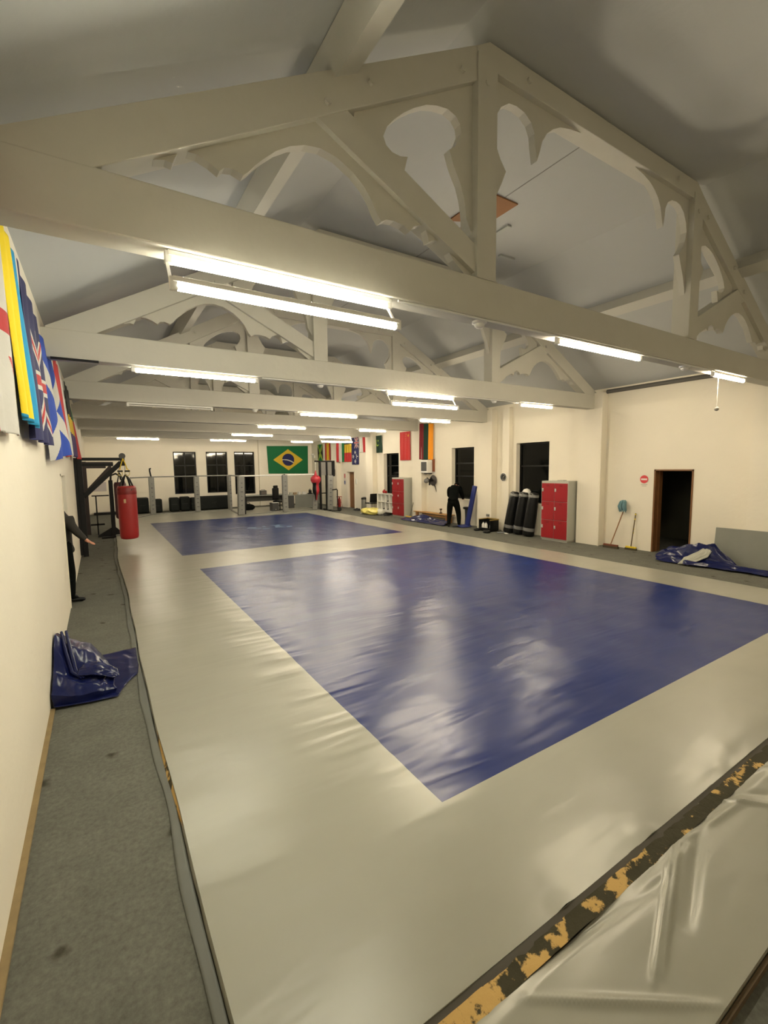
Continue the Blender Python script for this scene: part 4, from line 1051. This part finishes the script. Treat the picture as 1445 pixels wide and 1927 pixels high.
for lc, rz, lb in (((10.72, 17.45, 0), 2.9, 'dark shoe on the floor under the cubby, second from the left'), ((10.74, 17.1, 0), 2.7, 'dark shoe on the floor under the middle of the cubby'), ((10.72, 16.8, 0), 3.0, 'dark shoe on the floor beside the far locker'),
                   ((11.08, 17.45, .239), PI, 'dark shoe in the bottom row of the cubby, left one'), ((11.08, 17.1, .239), PI, 'dark shoe in the bottom row of the cubby, right one'), ((11.08, 17.1, .599), PI, 'dark shoe in the top row of the cubby'),
                   ((10.95, 20.1, 0), 2.2, 'black shoe lying beside the bin near the brown door'), ((10.85, 19.75, 0), 2.8, 'black shoe just left of the bin foot')):
    dup(sh, lc, lb, rz, GS if 'cubby' in lb or 'locker' in lb else 'shoes by the bin')
t = thing('red_glove', 'small red boxing glove lying on top of the white cubby shelf', 'glove', (11.1, 17.6, .958))
MB().ball((0, 0.03, .07), (.07, .10, .07)).build('mitt', REDV, t, smooth=60)
MB().cyl((0, -.05, .06), (0, -.15, .06), .05, .06, n=14).build('cuff', REDV, t, smooth=40)
MB().ball((0, .0, .15), (.03, .06, .03)).build('thumb', REDV, t, smooth=60)

# yellow plastic bag
t = thing('plastic_bag', 'pale yellow plastic bag slumped on the floor before the black chair', 'bag', (10.50, 17.75, 0), .15)
yb = MB()
def yf(u, v):
    a = 2*PI*u; r = math.sin(PI*min(1, v*.98+.02))**.6
    x = .28*r*math.cos(a); y = .52*r*math.sin(a) + .06; z = .15-.15*math.cos(PI*v)
    k = 1+.22*ridge(x*4, y*4, z*6)
    return (x*k, y*k, max(.003, z*(.95+.35*nz(x*3, y*3, 5))))
yb.grid(yf, 48, 20); yb.build('bag_body', mat('yellow_film', lin(226, 214, 120), .35, var=.15, vscale=5), t, smooth=35, fix=False)
MB().grid(net([[(-.1, .5, .02), (0, .52, .1), (.1, .5, .02)], [(-.12, .72, .005), (0, .78, .03), (.1, .7, .005)]], .02, 2), 12, 8).build('bag_neck', mat('white_film', (.7, .7, .62), .35), t, smooth=35, fix=False, solid=.002)
MB().ball((.1, -.5, .14), (.18, .22, .15)).build('bag_knot', MATS['white_film'], t, smooth=60)
# chair
t = thing('chair', 'black padded chair beside the white cubby shelf', 'chair', (10.98, 18.6, 0), PI)
MB().box(-.22, .22, -.22, .22, .43, .48).build('seat', BLACKV, t, bevel=.015)
MB().box(-.21, .21, .0, .04, 0, .42, M=Matrix.Translation((0, .2, .50)) @ Matrix.Rotation(math.radians(-8), 4, 'X')).build('backrest', BLACKV, t, bevel=.015)
for x in (-.2, .2):
    MB().cyl((x, -.2, .43), (x, -.22, 0), .012, n=8).build('leg', CHROME, t)
    MB().cyl((x, .2, .55), (x, .25, 0), .012, n=8).build('leg', CHROME, t)
# bin
t = thing('pedal_bin', 'silver pedal bin with a black lid right of the brown door', 'bin', (11.12, 19.5, 0))
MB().lathe([(.15, .02), (.155, .04), (.155, .58)], n=24).build('drum', mat('brushed_steel', (.45, .45, .44), .32, metal=.9), t, smooth=40)
MB().lathe([(.165, .58), (.168, .62), (.15, .66), (.05, .69), (.005, .692)], n=24).build('lid', BLACKV, t, smooth=40)
MB().lathe([(.158, 0), (.158, .03)], n=24).build('base_ring', BLACKV, t)
MB().box(-.2, -.14, -.04, .04, .02, .035).build('pedal', BLACKM, t)
# fire extinguisher
t = thing('fire_extinguisher', 'red fire extinguisher standing on a wire stand left of the brown door', 'fire extinguisher', (10.95, 21.95, 0))
MB().lathe([(.075, .04), (.085, .06), (.085, .42), (.06, .49), (.03, .52)], n=20).build('cylinder', REDV, t, smooth=40)
MB().box(-.02, .02, -.07, .03, .52, .57).build('valve_handle', BLACKM, t)
MB().tube([(0, -.05, .53), (-.08, -.13, .45), (-.08, -.12, .25), (-.07, -.08, .15)], .014, 8).build('hose', BLACKM, t, smooth=50)
st = MB()
for a in range(3):
    c, s = math.cos(a*2.1), math.sin(a*2.1); st.tube([(c*.2, s*.2, 0), (c*.12, s*.12, .3), (c*.15, s*.15, .6)], .01, 6)
for z, r in ((.3, .12), (.6, .15)): st.tube([(r*math.cos(2*PI*k/18), r*math.sin(2*PI*k/18), z) for k in range(19)], .009, 6, cap=False)
st.build('wire_stand', REDV, t, smooth=50)
# scooter-like pole trolley
t = thing('pole_trolley', 'black upright pole with a handle and a wheel beside the last padded post', 'trolley', (9.93, 20.1, 0))
MB().tube([(-.26, .02, 1.08), (-.02, .0, 1.10), (0, 0, 1.06), (0, 0, .5), (.02, 0, .1)], .028, 10).build('pole', BLACKM, t, smooth=50)
MB().cyl((.1, -.03, .1), (.1, .03, .1), .1, n=20).build('wheel', mat('rubber', (.015, .015, .015), .8), t, smooth=40)
MB().box(-.32, .12, -.05, .05, .03, .06).build('foot_plate', BLACKM, t)
# wall bits near the brown door
t = thing('notice_frame', 'small framed notice on the last pier before the far right corner', 'picture frame', (11.097, 22.82, 1.92))
MB().box(-.015, 0, -.17, .17, -.16, .16).build('frame', mat('frame_brown', (.16, .13, .10), .5), t, bevel=.003)
MB().box(-.018, -.014, -.14, .14, -.13, .13).build('paper', mat('paper_cream', (.55, .52, .42), .7), t)
t = thing('wall_notice', 'narrow upright notice on the wall left of the brown door', 'notice', (WR-.002, 22.0, 1.55))
MB().box(-.008, 0, -.1, .1, -.33, .30).build('sheet', mat('notice_white', (.60, .54, .50), .6), t)
MB().box(-.010, -.007, -.08, .08, .05, .27).build('pink_block', mat('notice_pink', lin(190, 110, 110), .6), t)
MB().box(-.010, -.007, -.08, .08, -.28, -.10).build('blue_block', mat('notice_blue', lin(90, 100, 140), .6), t)
t = thing('wall_phone', 'small white entry phone on the wall right of the brown door', 'entry phone', (WR-.002, 20.68, 1.45))
MB().box(-.04, 0, -.05, .05, -.14, .12).build('case', WHITEP, t, bevel=.006); MB().box(-.06, -.04, -.03, .0, -.12, .1).build('handset', GREYL, t, bevel=.006)
t = thing('emergency_light', 'twin spot emergency light high in the far right corner', 'emergency light', (WR-.002, 26.1, 2.85))
MB().box(-.06, 0, -.16, .16, -.08, .1).build('case', WHITEP, t, bevel=.006)
for y in (-.1, .1): MB().ball((-.09, y, .14), .06).build('lamp_head', WHITEP, t, smooth=60)

# ------------------------------------------------------------------ back of the hall: cage fence
def post_pad(t, x, y, rz, w=.24, h=1.82, lean=0.0):
    M = Matrix.Translation((x, y, 0)) @ Matrix.Rotation(rz, 4, 'Z') @ Matrix.Rotation(lean, 4, 'Y')
    p = MB().box(-.03, .03, -.03, .03, 0, h+.03, M=M).build('post', BLACKM, t)
    d = MB().box(-w/2, w/2, -.09, .09, .06, h, M=M).build('post_pad', GREYPAD, t, bevel=.03)
    b = MB(); rr = random.Random(int(x*100))
    for k in range(7):
        z = .3+k*.2; ww = rr.uniform(.05, .13)
        b.box(-ww/2, ww/2, -.0935, -.0895, z, z+rr.uniform(.02, .05), M=M)
    b.build('worn_marks', mat('dark_pad_marks', (.08, .08, .085), .6), d)
def rail(t, p, q, z, r=.028, m=None): MB().cyl((p[0], p[1], z), (q[0], q[1], z), r, n=10).build('top_rail', m or GREYPAD, t, smooth=40)
def base(t, p, q): MB().bar((p[0], p[1], .045), (q[0], q[1], .045), .09, .09).build('base_rail', GREYPAD, t)
t = thing('cage_fence', 'left run of cage fence with padded posts before the back windows', 'fence')
LP = [(1.15, 22.3), (2.1, 24.0), (4.1, 24.0), (5.68, 24.0)]
for k in range(3): rail(t, LP[k], LP[k+1], 1.84); base(t, LP[k], LP[k+1])
post_pad(t, *LP[1], 0); post_pad(t, *LP[2], .1); post_pad(t, *LP[3], .5, .16)
MB().tube([(2.1, 24.0, 1.85), (2.06, 24.02, 2.12), (2.06, 24.02, 2.22), (2.12, 24.02, 2.24)], .035, 8).build('post_stub', BLACKM, t)
t = thing('cage_fence', 'right run of cage fence with padded posts before the desks', 'fence')
RP = [(5.66, 23.7), (5.42, 20.9), (7.52, 20.9), (9.15, 21.1)]
for k in range(3): rail(t, RP[k], RP[k+1], 1.84, .032, WHITEP if k else GREYPAD); base(t, RP[k], RP[k+1])
post_pad(t, 5.42, 20.9, .2, .30, 1.84, .03); post_pad(t, 7.52, 20.85, 0, .25, 1.86); post_pad(t, 9.10, 21.0, -.2, .24, 1.82, .04); post_pad(t, 9.75, 20.6, -.1, .27, 1.78, .03)
MB().box(5.56, 5.64, 20.86, 20.94, 0, 1.82).build('post', BLACKM, t)
# black crash pads / seats along the back wall
PAD = [(1.5, 2.05, .80), (2.12, 2.66, .70), (3.0, 3.46, .74), (3.5, 3.98, .76), (4.02, 4.3, .70), (4.35, 6.05, .74)]
PLB = ['leftmost black crash pad along the back wall, beside the red heavy bag', 'black crash pad right of the first padded post', 'black crash pad left of centre below the left back window', 'black crash pad right below the left back window',
       'narrow black crash pad at the second padded post', 'long black crash pad below the middle back window']
for (x0, x1, h), lb in zip(PAD, PLB):
    t = thing('crash_pad', lb, 'crash pad', ((x0+x1)/2, 25.6, 0), 0, 'black crash pads along the back wall')
    MB().box(-(x1-x0)/2, (x1-x0)/2, -.22, .22, .02, h).build('pad', mat('black_pad', (.004, .006, .005), .55, bump=.006, bscale=8, spec=.2), t, bevel=.06)
    MB().box(-.12, .12, -.226, -.215, h*.5, h*.5+.03).build('handle', BLACKV, t)

# desks and office things behind the fence
DG = mat('desk_grey', (.27, .28, .25), .5)
t = thing('desk', 'long grey desk below the right back window, behind the fence', 'desk', (7.55, 24.1, 0))
MB().box(-1.15, 1.1, -.35, .35, .72, .76).build('desktop', DG, t, bevel=.005)
MB().box(-1.1, 1.05, .28, .31, .4, .72).build('modesty_panel', mat('dark_desk_panel', (.10, .10, .09), .6), t)
for x in (-1.1, 1.04): MB().box(x, x+.05, -.3, .3, 0, .72).build('leg', BLACKM, t)
t = thing('desk', 'grey panel fronted desk right of the middle padded post', 'desk', (9.35, 23.2, 0))
MB().box(-.95, .85, -.35, .35, .71, .75).build('desktop', DG, t, bevel=.005)
MB().box(-.55, .8, -.33, -.30, .02, .71).build('front_panel', mat('panel_grey', (.22, .23, .21), .6), t)
MB().box(-.9, -.6, -.3, .3, .02, .71).build('drawer_unit', DARKG, t, bevel=.004)
MB().box(.78, .82, -.33, .33, 0, .71).build('leg', DG, t)
t = thing('speaker_box', 'small dark box speaker standing on the long grey desk', 'speaker', (7.4, 23.9, .76))
MB().box(-.16, .16, -.12, .12, 0, .24).build('case', DARKG, t, bevel=.008); MB().box(-.13, .13, -.128, -.119, .03, .2).build('grille', mat('brown_grille', (.12, .10, .085), .7), t)
MB().tube([(-.12, 0, .24), (-.1, 0, .28), (.1, 0, .28), (.12, 0, .24)], .01, 6).build('handle', BLACKM, t)
t = thing('desk_tidy', 'black desk tidy holding dark bottles on the panel fronted desk', 'desk tidy', (9.72, 23.0, .75))
MB().box(-.13, .1, -.08, .08, 0, .06).build('tray', BLACKM, t)
for x, h in ((-.06, .26), (0, .3), (.06, .24)): MB().lathe([(.028, .03), (.028, h*.7), (.012, h)], (x, 0, 0), 12).build('pen_pot', BLACKM, t, smooth=40)
for k, (x, sx, h, m, lb) in enumerate(((8.62, .14, .12, GREYL, 'grey box at the left end of the panel fronted desk'), (8.86, .18, .1, mat('card', lin(150, 128, 100), .8), 'brown card box on the panel fronted desk'), (9.1, .12, .13, WHITEP, 'white tub on the panel fronted desk, left one'), (9.38, .2, .12, WHITEP, 'white tub on the panel fronted desk beside the black desk tidy'))):
    t = thing('storage_box', lb, 'box', (x, 23.05, .75))
    MB().box(-sx/2, sx/2, -.07, .07, 0, h).build('box', m, t, bevel=.008); MB().box(-sx/2-.006, sx/2+.006, -.076, .076, h, h+.015).build('lid', m, t, bevel=.004)
t = thing('office_chair', 'black office chair behind the middle padded post', 'office chair', (7.75, 22.3, 0), .6)
MB().box(-.25, .25, -.25, .25, .45, .54).build('seat', BLACKV, t, bevel=.03)
MB().box(-.24, .24, .2, .3, .55, 1.18).build('backrest', BLACKV, t, bevel=.05)
MB().box(-.16, .16, .2, .28, 1.16, 1.3).build('headrest', BLACKV, t, bevel=.03)
MB().cyl((0, 0, .1), (0, 0, .45), .03, n=12).build('column', BLACKM, t)
b = MB()
for k in range(5): a = k*2*PI/5; b.bar((0, 0, .09), (.3*math.cos(a), .3*math.sin(a), .06), .05, .03); b.ball((.3*math.cos(a), .3*math.sin(a), .03), .03, 8)
b.build('star_base', BLACKM, t)
for x in (-.29, .29): MB().box(x-.03, x+.03, -.15, .18, .68, .71).box(x-.02, x+.02, 0, .05, .5, .68).build('armrest', BLACKM, t)
t = thing('computer_tower', 'black computer tower with a pale top edge under the office chair', 'computer', (7.35, 22.0, 0))
MB().box(-.16, .16, -.24, .24, .02, .46).build('case', DARKG, t, bevel=.008); MB().box(-.16, .14, -.25, -.1, .46, .485).build('top_edge', WHITEP, t)
MB().cyl((0, -.24, .14), (0, -.25, .14), .025, n=12).build('power_button', CHROME, t)
t = thing('holdall', 'black holdall on the floor under the long grey desk', 'bag', (6.35, 23.3, 0))
MB().ball((0, 0, .19), (.42, .22, .19)).build('bag_body', BLACKCLOTH, t, smooth=60); MB().tube([(-.15, -.1, .33), (-.08, -.12, .45), (.08, -.12, .45), (.15, -.1, .33)], .015, 6).build('handle', BLACKV, t)

# training rig with grey panel, hourglass bag on its arm
t = thing('training_rig', 'black steel training rig with a grey panel in the far right corner', 'rig', (9.52, 21.15, 0))
for x in (-.02, .34):
    MB().box(x-.05, x+.05, -.05, .05, 0, 2.5).build('upright', BLACKM, t)
    MB().box(x-.05, x+.05, -.4, .4, 0, .06).build('foot', BLACKM, t)
MB().box(-.1, .8, -.035, .035, 2.45, 2.52).bar((0, 0, 2.485), (-.56, -.65, 2.485), .06, .07).build('top_arm', BLACKM, t)
MB().box(.0, .62, -.03, .03, 1.78, 2.45).build('grey_panel', mat('rig_panel', (.16, .155, .14), .6), t)
MB().box(.62, .8, -.04, .04, 1.72, 2.45).build('side_plate', BLACKM, t)
MB().box(.03, .3, -.02, .02, .85, .9).build('cross_bar', BLACKM, t)
t = thing('hourglass_bag', 'red and black hourglass punch bag hanging from the training rig arm', 'punch bag', (8.98, 20.52, 2.45))
def hg(i, a): return 0 if (i < 6 or a < .2 or a > .70) else 1
MB().lathe([(.01, -.40), (.05, -.54), (.08, -.64), (.19, -.70), (.25, -.79), (.25, -.90), (.2, -1.00), (.16, -1.06), (.14, -1.16), (.17, -1.30), (.17, -1.44), (.13, -1.55), (.07, -1.62), (.05, -1.86)], n=24, mf=hg).build('bag_body', [mat('red_leather', lin(160, 36, 48), .45), BLACKV], t, smooth=50)
MB().cyl((0, 0, 0), (0, 0, -.42), .012, n=8).build('chain', CHROME, t)

# ------------------------------------------------------------------ left wall: bag brackets and bags
def bracket(label, y, reach, z1, m):
    t = thing('bag_bracket', label, 'bag bracket', (WL, y, 0), 0, 'steel bag brackets on the left wall')
    MB().box(.06, .17, -.07, .07, 0.0, z1+.02).build('upright', m, t, bevel=.004)
    MB().box(.0, .06, -.10, .10, .05, z1).build('wall_plate', m, t)
    MB().bar((.17, 0, z1-.03), (reach, 0, z1-.03), .06, .075).build('upper_arm', m, t)
    MB().bar((.17, 0, z1-.17), (reach-.22, 0, z1-.17), .06, .075).build('lower_arm', m, t)
    MB().bar((.17, -.045, z1-.93), (reach-.06, -.045, z1-.10), .05, .075).build('brace', m, t)
    MB().bar((.17, .045, z1-.99), (reach-.06, .045, z1-.17), .05, .06).build('brace', m, t)
    return t
BY = 13.6
t = bracket('big black steel bag bracket holding the red heavy bag', BY, 1.06, 2.48, BLACKM)
MB().cyl((1.05, -.06, 2.53), (1.05, .06, 2.53), .075, n=16).build('end_roller', DARKG, t, smooth=40)
MB().box(1.0, 1.1, -.05, .05, 2.28, 2.5).build('end_plate', BLACKM, t)
t = thing('heavy_bag', 'long red heavy punch bag hanging from the black bracket by the left wall', 'punch bag', (.60, BY, 2.30))
MB().lathe([(.15, -1.94), (.20, -1.92), (.218, -1.86), (.222, -1.7), (.225, -1.0), (.222, -.62), (.21, -.56), (.2, -.545)], n=32).build('bag_body', REDV, t, smooth=50)
MB().lathe([(.2265, -.76), (.2285, -.75), (.226, -.60), (.2225, -.59)], n=32).build('top_band', mat('dark_red_band', lin(120, 16, 18), .45), t, smooth=50)
for k in range(4):
    a = k*PI/2+.5; MB().tube([(0, 0, -.24), (.1*math.cos(a), .1*math.sin(a), -.38), (.215*math.cos(a), .215*math.sin(a), -.66)], [.014, .022, .024], 8).build('strap', BLACKV, t, smooth=50)
MB().tube([(0, 0, 0), (0.0, .01, -.12), (0, 0, -.25)], .016, 8).build('chain', CHROME, t)
MB().box(-.09, -.04, -.228, -.220, -.98, -.88).build('maker_label', mat('cream_label', lin(190, 160, 120), .6), t)
b = MB()
t = thing('suspension_strap', 'yellow suspension straps with black handles hooked on the bracket above the red bag', 'strap', (.56, BY-.16, 2.44))
for sx in (-.085, .075):
    MB().tube([(0, .05, 0.02), (sx*.6, 0, -.12), (sx, -.03, -.24)], .013, 8).build('webbing', YEL, t, smooth=50)
    MB().tube([(sx, -.03, -.24), (sx-.05, -.03, -.29), (sx+.05, -.03, -.29), (sx, -.03, -.24)], .01, 6).build('triangle', YEL, t)
    MB().cyl((sx-.06, -.03, -.30), (sx+.06, -.03, -.30), .02, n=10).build('handle', BLACKV, t)
    MB().tube([(sx+.05*math.sin(2*PI*k/16), -.03, -.36+.06*math.cos(2*PI*k/16)) for k in range(17)], .008, 6, cap=False).build('foot_loop', mat('pale_yellow_strap', lin(200, 180, 110), .7), t)
# second, farther bracket with a maroon bag
bracket('farther dark bag bracket with the maroon bag, behind the black one', 18.2, .95, 2.45, mat('dark_maroon_steel', lin(44, 30, 30), .5))
t = thing('heavy_bag', 'maroon heavy bag half hidden behind the red bag', 'punch bag', (.58, 17.2, 2.2))
MB().lathe([(.13, -1.62), (.17, -1.58), (.175, -1.4), (.18, -.5), (.15, -.42)], n=24).build('bag_body', MAROON, t, smooth=50)
for k in range(3):
    a = k*2.1; MB().tube([(0, 0, -.1), (.16*math.cos(a), .16*math.sin(a), -.48)], .014, 6).build('strap', BLACKV, t)
MB().cyl((0, 0, .25), (0, .05, -.1), .012, n=8).build('chain', CHROME, t)
t = thing('bag_stand', 'black upright bag stand with a splayed base left of the maroon bag', 'bag stand', (.32, 17.3, 0))
MB().box(-.06, .06, -.06, .06, 0, 1.85).build('upright', BLACKM, t, bevel=.004)
MB().prism([(-.45, 0), (.3, 0), (.3, .05), (.06, .3), (-.06, .3), (-.45, .06)], XZ, -.05, .05).build('base', BLACKM, t)
MB().box(-.35, .35, -.5, -.42, 0, .06).build('foot', BLACKM, t)
MB().tube([(0, 0, 1.80), (.02, 0, 2.0), (.16, 0, 2.06), (.28, 0, 1.98), (.3, 0, 1.85)], .03, 8).build('hook_arm', BLACKM, t, smooth=50)
t = thing('side_frame', 'thin black frame stand against the left wall behind the brackets', 'frame', (-.02, 18.0, 0))
MB().bar((-.22, 0, 1.32), (.28, 0, 1.32), .04, .04).build('top_bar', BLACKM, t)
for x in (-.1, ): MB().bar((x, 0, 0), (x, 0, 1.32), .04, .04).build('leg', BLACKM, t)
MB().bar((-.3, 0, .35), (.1, 0, .35), .04, .06).build('lower_bar', BLACKM, t)
t = thing('wall_poster', 'pale poster on the far left of the back wall', 'poster', (.05, YB-.002, 1.35))
MB().box(-.3, .25, -.01, 0, -.2, .25).build('sheet', mat('poster_pale', (.5, .46, .46), .7), t)
tag(MB().box(-.3, 1.0, 26.0, 26.4, 0, .12).build('floor_box', BLACKV, None, bevel=.01), 'low black box on the floor in the far left corner', 'box')
